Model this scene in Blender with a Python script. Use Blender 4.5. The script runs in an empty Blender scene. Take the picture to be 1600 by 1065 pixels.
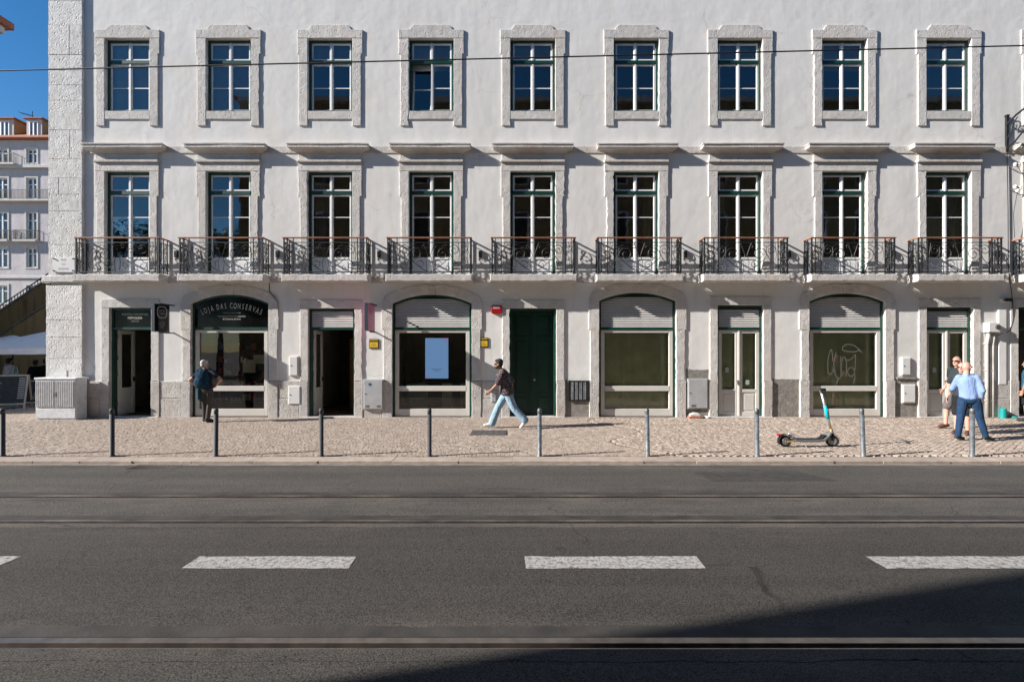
import bpy, bmesh, math, random
import numpy as np
from mathutils import Vector, Matrix
random.seed(7)
S = bpy.context.scene
COL = S.collection
R = math.radians
# ---------------------------------------------------------------- camera
F, D, HZ, CH = 748.8, 14.4, 548.0, 2.0          # focal length in photo pixels, metres to the facade, eye level row, eye height
cam = bpy.data.cameras.new('camera')
cam.sensor_width = 36.0
cam.lens = F / 1600 * 36
cam.shift_y = (HZ - 532.5) / 1600
cam.clip_end = 2000
camo = bpy.data.objects.new('camera', cam)
COL.objects.link(camo)
camo.location = (0, -D, CH)
camo.rotation_euler = (R(90), 0, 0)
S.camera = camo
# ---------------------------------------------------------------- sky and sun
SUN = Vector((-1.0, -0.25, 0.52)).normalized()
world = bpy.data.worlds.new('World')
S.world = world
world.use_nodes = True
wn = world.node_tree
sky = wn.nodes.new('ShaderNodeTexSky')
sky.sky_type = 'NISHITA'
sky.sun_disc = False
sky.sun_elevation = math.asin(SUN.z)
sky.sun_rotation = math.atan2(SUN.x, SUN.y)
sky.air_density = 1.0
sky.dust_density = 0.0
sky.ozone_density = 3.5
hsv = wn.nodes.new('ShaderNodeHueSaturation')
hsv.inputs['Saturation'].default_value = 1.27
wn.links.new(sky.outputs[0], hsv.inputs['Color'])
wn.links.new(hsv.outputs[0], wn.nodes['Background'].inputs[0])
wn.nodes['Background'].inputs[1].default_value = 0.068
sun = bpy.data.lights.new('sun', 'SUN')
sun.energy = 5.0
sun.angle = R(0.5)
sun.color = (1.0, 0.94, 0.87)
suno = bpy.data.objects.new('sun', sun)
COL.objects.link(suno)
suno.rotation_euler = (-SUN).to_track_quat('-Z', 'Y').to_euler()
suno.location = (-20, -10, 30)
S.view_settings.view_transform = 'Standard'
S.view_settings.look = 'None'
S.view_settings.exposure = 0.94
S.view_settings.gamma = 1.0
S.view_settings.use_curve_mapping = False
S.cycles.max_bounces = 6
S.cycles.transparent_max_bounces = 12

# ---------------------------------------------------------------- helpers
def PX(px, y=0.0): return (px - 800) * (D + y) / F
def PZ(py, y=0.0): return CH - (py - HZ) * (D + y) / F

def new_obj(name, mesh, parent=None, loc=(0, 0, 0)):
    o = bpy.data.objects.new(name, mesh)
    COL.objects.link(o)
    o.location = loc
    if parent is not None:
        o.parent = parent
    return o
def tag(o, label=None, cat=None, group=None, kind=None):
    if label: o['label'] = label
    if cat: o['category'] = cat
    if group: o['group'] = group
    if kind: o['kind'] = kind
    return o
def thing(name, label, cat, loc=(0, 0, 0), group=None, rz=0.0):
    o = bpy.data.objects.new(name, None)
    o.empty_display_size = 0.2
    COL.objects.link(o)
    o.location = loc
    o.rotation_euler = (0, 0, rz)
    return tag(o, label, cat, group)
def copy_tree(o, parent=None):
    c = o.copy()
    COL.objects.link(c)
    if parent is not None: c.parent = parent
    for ch in list(o.children):
        copy_tree(ch, c)
    return c

def offset_poly(pts, d):
    n = len(pts); out = []
    for i in range(n):
        p0, p1, p2 = Vector(pts[i-1]), Vector(pts[i]), Vector(pts[(i+1) % n])
        e1 = (p1-p0); e2 = (p2-p1)
        if e1.length < 1e-9 or e2.length < 1e-9:
            out.append(tuple(p1)); continue
        e1.normalize(); e2.normalize()
        n1 = Vector((-e1.y, e1.x)); n2 = Vector((-e2.y, e2.x))
        m = n1+n2
        k = m.dot(n1)
        if abs(k) < 0.35: out.append(tuple(p1 + n1*d)); continue
        out.append(tuple(p1 + m*(d/k)))
    return out
def rough_poly(pts, step, amp, rnd):
    out = []; n = len(pts)
    for i in range(n):
        a, b = Vector(pts[i]), Vector(pts[(i+1) % n])
        L = (b-a).length
        k = max(1, int(L/step))
        out.append(tuple(a))
        if k > 1:
            t = (b-a)/L; nn = Vector((-t.y, t.x))
            for j in range(1, k):
                out.append(tuple(a + (b-a)*(j/k) + nn*rnd.uniform(0, amp)*(1 if rnd.random() < .8 else 1.8)))
    return out

class MB:
    def __init__(s): s.v = []; s.f = []; s.m = []; s.mi = 0
    def add(s, vs, fs):
        b = len(s.v); s.v += [tuple(v) for v in vs]
        for f in fs: s.f.append(tuple(b+i for i in f)); s.m.append(s.mi)
        return s
    def box(s, x0, x1, y0, y1, z0, z1):
        if x0 > x1: x0, x1 = x1, x0
        if y0 > y1: y0, y1 = y1, y0
        if z0 > z1: z0, z1 = z1, z0
        return s.add([(x0,y0,z0),(x1,y0,z0),(x1,y1,z0),(x0,y1,z0),(x0,y0,z1),(x1,y0,z1),(x1,y1,z1),(x0,y1,z1)],
                     [(0,1,5,4),(1,2,6,5),(2,3,7,6),(3,0,4,7),(4,5,6,7),(3,2,1,0)])
    def cbox(s, x0, x1, y0, y1, z0, z1, b=0.006):
        "box whose front (-y) edges are chamfered"
        return s.prism([(x0,z0),(x1,z0),(x1,z1),(x0,z1)], y0, y1, b)
    def prism(s, pts, y0, y1, b=0.0):
        "outline (x,z), counter-clockwise seen from -y, from y0 (front) to y1 (back)"
        n = len(pts)
        if b > 0:
            ins = offset_poly(pts, b)
            vs = [(p[0], y0, p[1]) for p in ins] + [(p[0], y0+b, p[1]) for p in pts] + [(p[0], y1, p[1]) for p in pts]
            fs = [tuple(range(n))]
            for i in range(n):
                j = (i+1) % n
                fs.append((i, n+i, n+j, j)); fs.append((n+i, 2*n+i, 2*n+j, n+j))
            fs.append(tuple(range(3*n-1, 2*n-1, -1)))
        else:
            vs = [(p[0], y0, p[1]) for p in pts] + [(p[0], y1, p[1]) for p in pts]
            fs = [tuple(range(n)), tuple(range(2*n-1, n-1, -1))]
            for i in range(n):
                j = (i+1) % n
                fs.append((i, n+i, n+j, j))
        return s.add(vs, fs)
    def quad(s, a, b, c, d): return s.add([a, b, c, d], [(0, 1, 2, 3)])
    def tube(s, pts, r, n=6, cap=True, r1=None):
        pts = [Vector(p) for p in pts]; m = len(pts)
        up = Vector((0.123, 0.97, 0.2))
        rings = []
        for i, p in enumerate(pts):
            t = (pts[min(i+1, m-1)] - pts[max(i-1, 0)])
            t = t.normalized() if t.length > 1e-9 else Vector((0, 0, 1))
            a = t.cross(up)
            if a.length < 1e-3: a = t.cross(Vector((1, 0, 0)))
            a.normalize(); bb = t.cross(a)
            rr = r if r1 is None else r + (r1-r)*i/(m-1)
            rings.append([p + (a*math.cos(2*math.pi*k/n) + bb*math.sin(2*math.pi*k/n))*rr for k in range(n)])
        vs = [v for rg in rings for v in rg]; fs = []
        for i in range(m-1):
            for k in range(n):
                k2 = (k+1) % n
                fs.append((i*n+k, i*n+k2, (i+1)*n+k2, (i+1)*n+k))
        if cap:
            fs.append(tuple(range(n-1, -1, -1))); fs.append(tuple((m-1)*n+k for k in range(n)))
        return s.add(vs, fs)
    def lathe(s, prof, n=16, c=(0,0,0), axis='z'):
        "profile (r, h) revolved"
        vs = []; m = len(prof)
        for r, h in prof:
            for k in range(n):
                a = 2*math.pi*k/n
                q = (r*math.cos(a), r*math.sin(a), h)
                if axis == 'y': q = (q[0], q[2], q[1])
                if axis == 'x': q = (q[2], q[0], q[1])
                vs.append((c[0]+q[0], c[1]+q[1], c[2]+q[2]))
        fs = []
        for i in range(m-1):
            for k in range(n):
                k2 = (k+1) % n
                fs.append((i*n+k, i*n+k2, (i+1)*n+k2, (i+1)*n+k))
        fs.append(tuple(range(n-1, -1, -1))); fs.append(tuple((m-1)*n+k for k in range(n)))
        return s.add(vs, fs)
    def frame(s, x0, x1, z0, z1, w, y0, y1, wt=None, wb=None, b=0.004):
        wt = w if wt is None else wt; wb = w if wb is None else wb
        s.cbox(x0, x0+w, y0, y1, z0, z1, b); s.cbox(x1-w, x1, y0, y1, z0, z1, b)
        if wb: s.cbox(x0+w, x1-w, y0, y1, z0, z0+wb, b)
        if wt: s.cbox(x0+w, x1-w, y0, y1, z1-wt, z1, b)
        return s
    def mesh(s, name, mats, smooth=False, recalc=True, origin=(0,0,0)):
        me = bpy.data.meshes.new(name)
        ox, oy, oz = origin
        me.from_pydata([(v[0]-ox, v[1]-oy, v[2]-oz) for v in s.v], [], s.f)
        if not isinstance(mats, (list, tuple)): mats = [mats]
        for m in mats: me.materials.append(m)
        if any(s.m): me.polygons.foreach_set('material_index', s.m)
        if recalc:
            bm = bmesh.new(); bm.from_mesh(me)
            bmesh.ops.recalc_face_normals(bm, faces=bm.faces[:])
            bm.to_mesh(me); bm.free()
        if smooth: me.polygons.foreach_set('use_smooth', [True]*len(me.polygons))
        me.update()
        return me
    def build(s, name, mats, parent=None, loc=(0,0,0), smooth=False, recalc=True, origin=(0,0,0)):
        return new_obj(name, s.mesh(name, mats, smooth, recalc, origin), parent, loc)

# ---------------------------------------------------------------- materials
def nodes_of(name):
    m = bpy.data.materials.new(name)
    m.use_nodes = True
    nt = m.node_tree
    return m, nt, nt.nodes['Principled BSDF']
def N(nt, t, **kw):
    n = nt.nodes.new(t)
    for k, v in kw.items():
        if k in ('operation', 'blend_type', 'data_type', 'noise_dimensions', 'feature', 'distance', 'musgrave_type', 'clamp'): setattr(n, k, v)
        else: n.inputs[k].default_value = v
    return n
def pos(nt, scale=(1, 1, 1)):
    g = nt.nodes.new('ShaderNodeNewGeometry')
    mp = nt.nodes.new('ShaderNodeMapping')
    mp.inputs['Scale'].default_value = scale
    nt.links.new(g.outputs['Position'], mp.inputs['Vector'])
    return mp.outputs[0]
def noise(nt, vec, scale, detail=4, rough=.55):
    n = nt.nodes.new('ShaderNodeTexNoise')
    n.inputs['Scale'].default_value = scale; n.inputs['Detail'].default_value = detail; n.inputs['Roughness'].default_value = rough
    nt.links.new(vec, n.inputs['Vector'])
    return n.outputs['Fac']
def ramp(nt, fac, a, b, ca=(0,0,0,1), cb=(1,1,1,1)):
    r = nt.nodes.new('ShaderNodeValToRGB')
    r.color_ramp.elements[0].position = a; r.color_ramp.elements[1].position = b
    r.color_ramp.elements[0].color = ca; r.color_ramp.elements[1].color = cb
    nt.links.new(fac, r.inputs[0])
    return r.outputs[0]
def mixc(nt, fac, a, b, blend='MIX'):
    m = nt.nodes.new('ShaderNodeMix'); m.data_type = 'RGBA'; m.blend_type = blend
    for sock, val in ((m.inputs[0], fac), (m.inputs[6], a), (m.inputs[7], b)):
        if hasattr(val, 'links'): nt.links.new(val, sock)
        elif isinstance(val, (int, float)): sock.default_value = val
        else: sock.default_value = (val[0], val[1], val[2], 1)
    return m.outputs[2]
def bump(nt, h, strength, dist, prev=None):
    b = nt.nodes.new('ShaderNodeBump')
    b.inputs['Strength'].default_value = strength; b.inputs['Distance'].default_value = dist
    nt.links.new(h, b.inputs['Height'])
    if prev is not None: nt.links.new(prev, b.inputs['Normal'])
    return b.outputs[0]
def simple(name, col, rough=.6, metal=0.0, var=.12, vs=4.0, bmp=0.0, bs=60.0, spec=.5, objrand=0.0):
    m, nt, p = nodes_of(name)
    v = pos(nt)
    n = noise(nt, v, vs, 5)
    dark = tuple(c*(1-var) for c in col); light = tuple(min(1, c*(1+var)) for c in col)
    c = mixc(nt, ramp(nt, n, .3, .7), dark, light)
    if objrand:
        oi = nt.nodes.new('ShaderNodeObjectInfo')
        k = nt.nodes.new('ShaderNodeMapRange')
        k.inputs[3].default_value = 1-objrand; k.inputs[4].default_value = 1+objrand
        nt.links.new(oi.outputs['Random'], k.inputs[0])
        c = mixc(nt, 1.0, c, k.outputs[0], 'MULTIPLY')
    nt.links.new(c, p.inputs['Base Color'])
    p.inputs['Roughness'].default_value = rough; p.inputs['Metallic'].default_value = metal
    p.inputs['Specular IOR Level'].default_value = spec
    if bmp:
        nt.links.new(bump(nt, noise(nt, v, bs, 4), 1.0, bmp), p.inputs['Normal'])
    return m
def plaster_mat(name, col, stain, wave=.011, ground_dirt=True):
    m, nt, p = nodes_of(name)
    v = pos(nt)
    c = mixc(nt, ramp(nt, noise(nt, v, .55, 5), .35, .7), col, tuple(x*.93 for x in col))
    st = noise(nt, pos(nt, (2.6, 2.6, .20)), 1.3, 6, .65)
    c = mixc(nt, ramp(nt, st, .50, .78), c, stain)
    rp = ramp(nt, noise(nt, v, .9, 2, .4), .57, .60)                 # repainted patches, a shade warmer
    c = mixc(nt, mixc(nt, 1.0, rp, (.5, .5, .5), 'MULTIPLY'), c, (col[0]*.97, col[1]*.945, col[2]*.91))
    gr = ramp(nt, noise(nt, pos(nt, (1.4, 1.4, .8)), 1.6, 6, .7), .60, .80)
    c = mixc(nt, mixc(nt, 1.0, gr, (.45, .45, .45), 'MULTIPLY'), c, tuple(x*.62 for x in stain))
    wv = nt.nodes.new('ShaderNodeTexNoise'); wv.inputs['Scale'].default_value = 2.5; wv.inputs['Detail'].default_value = 5
    nt.links.new(v, wv.inputs['Vector'])
    wa = nt.nodes.new('ShaderNodeVectorMath'); wa.operation = 'MULTIPLY_ADD'; wa.inputs[1].default_value = (.5, .5, .5)
    nt.links.new(wv.outputs['Color'], wa.inputs[0]); nt.links.new(v, wa.inputs[2])
    ck = nt.nodes.new('ShaderNodeTexVoronoi'); ck.feature = 'DISTANCE_TO_EDGE'; ck.inputs['Scale'].default_value = .45
    nt.links.new(wa.outputs[0], ck.inputs['Vector'])
    ckm = mixc(nt, 1.0, ramp(nt, ck.outputs['Distance'], .0, .006, (.5, .5, .5, 1), (0, 0, 0, 1)), ramp(nt, noise(nt, v, .6, 2), .5, .6), 'MULTIPLY')
    c = mixc(nt, ckm, c, tuple(x*.6 for x in stain))
    sp = noise(nt, v, 9, 6, .7)
    c = mixc(nt, ramp(nt, sp, .66, .8), c, tuple(x*.8 for x in col))
    nt.links.new(c, p.inputs['Base Color'])
    p.inputs['Roughness'].default_value = .9; p.inputs['Specular IOR Level'].default_value = .2
    b1 = bump(nt, noise(nt, v, 1.4, 2, .5), 1.0, wave*1.5)
    b2 = bump(nt, noise(nt, v, 5.5, 3, .5), 1.0, wave*.28, b1)
    b3 = bump(nt, noise(nt, v, 60, 3, .6), 1.0, .0012, b2)
    nt.links.new(b3, p.inputs['Normal'])
    return m
def stone_mat(name, col, pit=.02, dens=.5, objrand=.1, warm=(.62, .5, .42), scale=17.0):
    m, nt, p = nodes_of(name)
    v = pos(nt)
    def math_(op, a, b=None, c=None):
        n = nt.nodes.new('ShaderNodeMath'); n.operation = op
        for k, x in enumerate((a, b, c)):
            if x is None: continue
            if hasattr(x, 'links'): nt.links.new(x, n.inputs[k])
            else: n.inputs[k].default_value = x
        return n.outputs[0]
    oi = nt.nodes.new('ShaderNodeObjectInfo')
    k = nt.nodes.new('ShaderNodeMapRange')
    k.inputs[3].default_value = 1-objrand; k.inputs[4].default_value = 1+objrand
    nt.links.new(oi.outputs['Random'], k.inputs[0])
    c = mixc(nt, ramp(nt, noise(nt, v, 3.5, 6, .65), .35, .68), col, tuple(x*.8 for x in col))
    c = mixc(nt, ramp(nt, noise(nt, v, 1.1, 4), .5, .85), c, warm)
    c = mixc(nt, 1.0, c, k.outputs[0], 'MULTIPLY')
    # irregular holes: some cells of two warped voronoi grids are pits, denser in patches and on some blocks
    nz = nt.nodes.new('ShaderNodeTexNoise'); nz.inputs['Scale'].default_value = 22; nz.inputs['Detail'].default_value = 3
    nt.links.new(v, nz.inputs['Vector'])
    va = nt.nodes.new('ShaderNodeVectorMath'); va.operation = 'SCALE'; va.inputs['Scale'].default_value = .055
    nt.links.new(nz.outputs['Color'], va.inputs[0])
    vb = nt.nodes.new('ShaderNodeVectorMath'); vb.operation = 'ADD'
    nt.links.new(v, vb.inputs[0]); nt.links.new(va.outputs[0], vb.inputs[1])
    patch = noise(nt, v, 1.7, 3)
    lim = math_('ADD', math_('MULTIPLY_ADD', patch, 1.5, dens-.75), math_('MULTIPLY_ADD', oi.outputs['Random'], .5, -.25))
    pits = None
    for sc, depth in ((scale, 1.0), (scale*2.3, .7)):
        vo = nt.nodes.new('ShaderNodeTexVoronoi'); vo.inputs['Scale'].default_value = sc
        nt.links.new(vb.outputs[0], vo.inputs['Vector'])
        sep = nt.nodes.new('ShaderNodeSeparateColor'); nt.links.new(vo.outputs['Color'], sep.inputs[0])
        on = math_('LESS_THAN', sep.outputs[0], lim)
        hole = ramp(nt, vo.outputs['Distance'], .12, .42, (1, 1, 1, 1), (0, 0, 0, 1))
        h = math_('MULTIPLY', math_('MULTIPLY', on, hole), depth)
        pits = h if pits is None else math_('MAXIMUM', pits, h)
    c = mixc(nt, math_('MULTIPLY', pits, .26), c, (.32, .29, .265))
    nt.links.new(c, p.inputs['Base Color'])
    p.inputs['Roughness'].default_value = .9; p.inputs['Specular IOR Level'].default_value = .2
    b1 = bump(nt, noise(nt, v, 6, 4, .6), 1.0, .014)
    b2 = bump(nt, math_('SUBTRACT', 1.0, pits), 1.0, pit, b1)
    b3 = bump(nt, noise(nt, v, 60, 4, .6), 1.0, .004, b2)
    nt.links.new(b3, p.inputs['Normal'])
    return m
def glass_mat(name, tint=(.86, .9, .88), boost=3.4, wave=.0012):
    m, nt, p = nodes_of(name)
    nt.nodes.remove(p)
    out = nt.nodes['Material Output']
    tr = nt.nodes.new('ShaderNodeBsdfTransparent'); tr.inputs[0].default_value = (*tint, 1)
    gl = nt.nodes.new('ShaderNodeBsdfGlossy'); gl.inputs['Roughness'].default_value = 0.012
    fr = nt.nodes.new('ShaderNodeFresnel'); fr.inputs[0].default_value = 1.52
    mu = nt.nodes.new('ShaderNodeMath'); mu.operation = 'MULTIPLY'; mu.inputs[1].default_value = boost; mu.use_clamp = True
    nt.links.new(fr.outputs[0], mu.inputs[0])
    mx = nt.nodes.new('ShaderNodeMixShader')
    nt.links.new(mu.outputs[0], mx.inputs[0]); nt.links.new(tr.outputs[0], mx.inputs[1]); nt.links.new(gl.outputs[0], mx.inputs[2])
    nt.links.new(mx.outputs[0], out.inputs['Surface'])
    nt.links.new(bump(nt, noise(nt, pos(nt), 2.2, 2), 1.0, wave), gl.inputs['Normal'])
    return m
def asphalt_mat(name='asphalt', k=1.0):
    m, nt, p = nodes_of(name)
    v = pos(nt)
    big = noise(nt, v, .5, 6, .6)
    streak = noise(nt, pos(nt, (.10, 2.6, 1)), 1.0, 5, .6)
    c = mixc(nt, ramp(nt, big, .3, .72), (.050, .046, .042), (.082, .075, .068))
    c = mixc(nt, ramp(nt, streak, .42, .75), c, (.102, .092, .081))
    c = mixc(nt, ramp(nt, noise(nt, v, 2.6, 6, .7), .55, .75), c, mixc(nt, .6, c, (.036, .033, .031)))
    lane = noise(nt, pos(nt, (.035, 1.15, 1)), 1.6, 3, .5)           # tyre-polished tracks along the street
    c = mixc(nt, ramp(nt, lane, .46, .62), c, mixc(nt, .75, c, (.030, .028, .027)))
    sx = nt.nodes.new('ShaderNodeSeparateXYZ'); nt.links.new(v, sx.inputs[0])
    dmin = None
    for r_ in (-5.75, -7.64, -8.63, -11.03):
        a_ = nt.nodes.new('ShaderNodeMath'); a_.operation = 'ADD'; nt.links.new(sx.outputs['Y'], a_.inputs[0]); a_.inputs[1].default_value = -r_
        b_ = nt.nodes.new('ShaderNodeMath'); b_.operation = 'ABSOLUTE'; nt.links.new(a_.outputs[0], b_.inputs[0])
        if dmin is None: dmin = b_.outputs[0]
        else:
            q_ = nt.nodes.new('ShaderNodeMath'); q_.operation = 'MINIMUM'; nt.links.new(dmin, q_.inputs[0]); nt.links.new(b_.outputs[0], q_.inputs[1]); dmin = q_.outputs[0]
    near = ramp(nt, dmin, .14, .62, (.8, .8, .8, 1), (0, 0, 0, 1))
    dust = mixc(nt, 1.0, near, ramp(nt, noise(nt, pos(nt, (.6, 2.0, 1)), 1.3, 6, .65), .42, .68), 'MULTIPLY')
    c = mixc(nt, dust, c, (.19, .165, .138))
    wv = nt.nodes.new('ShaderNodeTexNoise'); wv.inputs['Scale'].default_value = 1.8; wv.inputs['Detail'].default_value = 6
    nt.links.new(v, wv.inputs['Vector'])
    wa = nt.nodes.new('ShaderNodeVectorMath'); wa.operation = 'MULTIPLY_ADD'; wa.inputs[1].default_value = (.55, .55, .0)
    nt.links.new(wv.outputs['Color'], wa.inputs[0]); nt.links.new(v, wa.inputs[2])
    ck = nt.nodes.new('ShaderNodeTexVoronoi'); ck.feature = 'DISTANCE_TO_EDGE'; ck.inputs['Scale'].default_value = .55
    nt.links.new(wa.outputs[0], ck.inputs['Vector'])
    crack = mixc(nt, 1.0, ramp(nt, ck.outputs['Distance'], .0, .005, (.8, .85, .85, 1), (0, 0, 0, 1)), ramp(nt, noise(nt, v, .45, 3), .52, .60), 'MULTIPLY')
    oil = ramp(nt, noise(nt, v, 3.1, 2, .4), .70, .76)
    c = mixc(nt, mixc(nt, 1.0, oil, (.6, .6, .6), 'MULTIPLY'), c, (.022, .021, .02))
    # pale aggregate, dark voids between the stones
    fine = noise(nt, v, 85, 2, .6)
    c = mixc(nt, .50, c, mixc(nt, ramp(nt, fine, .40, .62), (.014, .013, .012), (.17, .158, .142)))
    c = mixc(nt, ramp(nt, noise(nt, v, 40, 3, .65), .58, .68), c, (.011, .010, .0095))
    c = mixc(nt, ramp(nt, noise(nt, v, 120, 2, .5), .66, .74), c, (.26, .245, .225))
    c = mixc(nt, crack, c, (.010, .009, .009))
    c = mixc(nt, 1.0, c, (k, k, k), 'MULTIPLY')
    nt.links.new(c, p.inputs['Base Color'])
    p.inputs['Roughness'].default_value = .85; p.inputs['Specular IOR Level'].default_value = .25
    b1 = bump(nt, noise(nt, v, 70, 3, .6), 1.0, .0045)
    b2 = bump(nt, noise(nt, v, 1.2, 3), 1.0, .012, b1)
    nt.links.new(b2, p.inputs['Normal'])
    return m
def cobble_mat():
    m, nt, p = nodes_of('cobble_limestone')
    g = nt.nodes.new('ShaderNodeNewGeometry')
    v = pos(nt)
    c = mixc(nt, g.outputs['Random Per Island'], (.27, .222, .183), (.475, .40, .335))
    c = mixc(nt, ramp(nt, noise(nt, v, .5, 4), .38, .72), c, mixc(nt, .55, c, (.35, .27, .22)))
    c = mixc(nt, ramp(nt, noise(nt, v, 30, 4, .7), .5, .8), c, mixc(nt, .5, c, (.2, .17, .14)))
    nt.links.new(c, p.inputs['Base Color'])
    p.inputs['Roughness'].default_value = .75; p.inputs['Specular IOR Level'].default_value = .3
    nt.links.new(bump(nt, noise(nt, v, 40, 3), 1.0, .004), p.inputs['Normal'])
    return m
def paint_mat():
    m, nt, p = nodes_of('worn_road_paint')
    v = pos(nt)
    crack = nt.nodes.new('ShaderNodeTexVoronoi'); crack.feature = 'DISTANCE_TO_EDGE'; crack.inputs['Scale'].default_value = 9
    nt.links.new(v, crack.inputs['Vector'])
    wear = ramp(nt, noise(nt, v, 26, 6, .78), .46, .64)
    cr = ramp(nt, crack.outputs['Distance'], .0, .03, (1, 1, 1, 1), (0, 0, 0, 1))
    w = mixc(nt, 1.0, wear, mixc(nt, 1.0, cr, (.6, .6, .6), 'MULTIPLY'), 'ADD')
    c = mixc(nt, w, (.40, .39, .375), (.10, .094, .087))
    nt.links.new(c, p.inputs['Base Color']); p.inputs['Roughness'].default_value = .8
    nt.links.new(bump(nt, noise(nt, v, 60, 4, .7), 1.0, .005), p.inputs['Normal'])
    return m
def emit_mat(name, col, strength):
    m, nt, p = nodes_of(name)
    p.inputs['Base Color'].default_value = (.02, .02, .02, 1)
    p.inputs['Emission Color'].default_value = (*col, 1); p.inputs['Emission Strength'].default_value = strength
    p.inputs['Roughness'].default_value = .2
    return m

M = {}
M['plaster'] = plaster_mat('plaster', (.775, .765, .748), (.67, .655, .632))
M['stone'] = stone_mat('limestone', (.69, .668, .64), .010, .36, .08, (.63, .56, .50), 18)
M['quoin'] = stone_mat('quoin_limestone', (.77, .76, .742), .014, .40, .07, (.70, .66, .60), 14)
M['slab'] = stone_mat('slab_limestone', (.66, .63, .60), .012, .30, .08, (.52, .43, .36), 20)
M['plinth'] = stone_mat('plinth_limestone', (.58, .555, .53), .014, .34, .09, (.46, .40, .35), 16)
M['cement'] = simple('bare_cement', (.24, .225, .205), .9, var=.3, vs=6, bmp=.01, bs=14)
M['green'] = simple('dark_green_paint', (.006, .05, .036), .38, var=.25, vs=3, bmp=.001, bs=30)
M['doorgreen'] = simple('door_green_paint', (.004, .036, .025), .4, var=.25, vs=3, bmp=.001, bs=30)
M['white'] = simple('white_sash_paint', (.78, .79, .80), .45, var=.04)
M['beige'] = simple('beige_frame_paint', (.62, .60, .56), .5, var=.05)
M['louvre'] = simple('louvre_paint', (.80, .785, .76), .5, var=.06)
M['iron'] = simple('black_iron', (.022, .024, .026), .5, .3, var=.3, vs=12, bmp=.003, bs=80)
M['rail'] = simple('rusty_handrail', (.30, .13, .07), .6, .0, var=.3, vs=6, bmp=.002)
M['glass'] = glass_mat('window_glass')
M['shopglass'] = glass_mat('shop_glass', (.86, .9, .87), 2.0, .0006)
M['room'] = simple('room_plaster', (.52, .49, .44), .9, var=.2, vs=1.5)
M['dark'] = simple('dark_interior', (.035, .032, .03), .9, var=.3)
M['curtain'] = simple('interior_blind', (.45, .46, .47), .9, var=.1)
M['paper'] = simple('olive_backing_paper', (.72, .76, .53), .9, var=.16, vs=2.5, bmp=.02, bs=3)
M['asphalt'] = asphalt_mat('asphalt', 1.0)
M['asphalt_dark'] = asphalt_mat('dark_asphalt', .70)  # same asphalt multiplied darker, for the road strips nearer the camera
M['cobble'] = cobble_mat()
M['sand'] = simple('joint_sand', (.19, .155, .127), .95, var=.25, vs=20, bmp=.006, bs=60)
M['kerb'] = simple('kerb_limestone', (.36, .295, .25), .85, var=.2, vs=5, bmp=.006, bs=30, objrand=.1)
M['paint'] = paint_mat()
M['steel'] = simple('worn_steel', (.34, .30, .27), .32, .9, var=.25, vs=8)
M['railbed'] = simple('rail_bed_concrete', (.036, .033, .030), .8, var=.45, vs=3, bmp=.003, bs=50)
M['ground'] = simple('ground_paving', (.20, .18, .16), .9, var=.2, vs=2, bmp=.006, bs=12)
M['bollard'] = simple('bollard_paint', (.05, .053, .057), .65, .0, var=.3, vs=20, bmp=.001)
M['galv'] = simple('worn_galvanised', (.18, .195, .205), .5, .5, var=.45, vs=14, bmp=.001)
M['grey_metal'] = simple('grey_cabinet_metal', (.42, .43, .44), .5, .1, var=.1, vs=5, bmp=.001)
M['cab'] = simple('weathered_cabinet', (.64, .64, .65), .7, 0, var=.15, vs=9, bmp=.003, bs=40)
M['whiteplastic'] = simple('white_plastic', (.72, .72, .71), .45, var=.05)
M['black'] = simple('black_plastic', (.012, .012, .013), .55, var=.2, spec=.3)
M['signblack'] = simple('sign_black', (.005, .006, .007), .1, var=.2, spec=.2)
M['signtext'] = simple('sign_lettering', (.62, .60, .52), .6, var=.05)
M['signtextdim'] = simple('sign_lettering_dim', (.30, .29, .27), .6, var=.05)
M['pink'] = simple('pink_sign', (.55, .17, .28), .5, var=.08)
M['yellow'] = simple('yellow_sign', (.75, .48, .01), .5, var=.08)
M['red'] = simple('red_sign', (.36, .004, .012), .4, var=.1)
M['marble'] = simple('plaque_marble', (.70, .70, .70), .5, var=.06)
M['engrave'] = simple('engraved_letters', (.42, .42, .43), .8, var=.05)
M['teal'] = simple('teal_plastic', (.0, .27, .25), .5, var=.1)
M['brick'] = simple('broken_brick', (.42, .16, .10), .9, var=.2, vs=15, bmp=.01)
M['rubble'] = simple('plaster_rubble', (.68, .65, .61), .95, var=.15, vs=20, bmp=.01)
M['tile'] = simple('roof_tile', (.36, .13, .07), .85, var=.3, vs=5, bmp=.01, bs=20)
M['wire'] = simple('wire_black', (.012, .012, .013), .6)
M['conduit'] = simple('conduit_grey', (.45, .43, .40), .6, var=.2)
M['tarnish'] = simple('cast_plate', (.13, .12, .115), .6, .5, var=.2, vs=20, bmp=.004, bs=90)
# ================================================================ THE SETTING
KERB_Y, ROAD_Z = -5.69, -0.05
o = MB().quad((-600, -600, ROAD_Z-.12), (600, -600, ROAD_Z-.12), (600, 600, ROAD_Z-.12), (-600, 600, ROAD_Z-.12)).build('ground', M['ground'], recalc=False)
tag(o, kind='structure')
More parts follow.
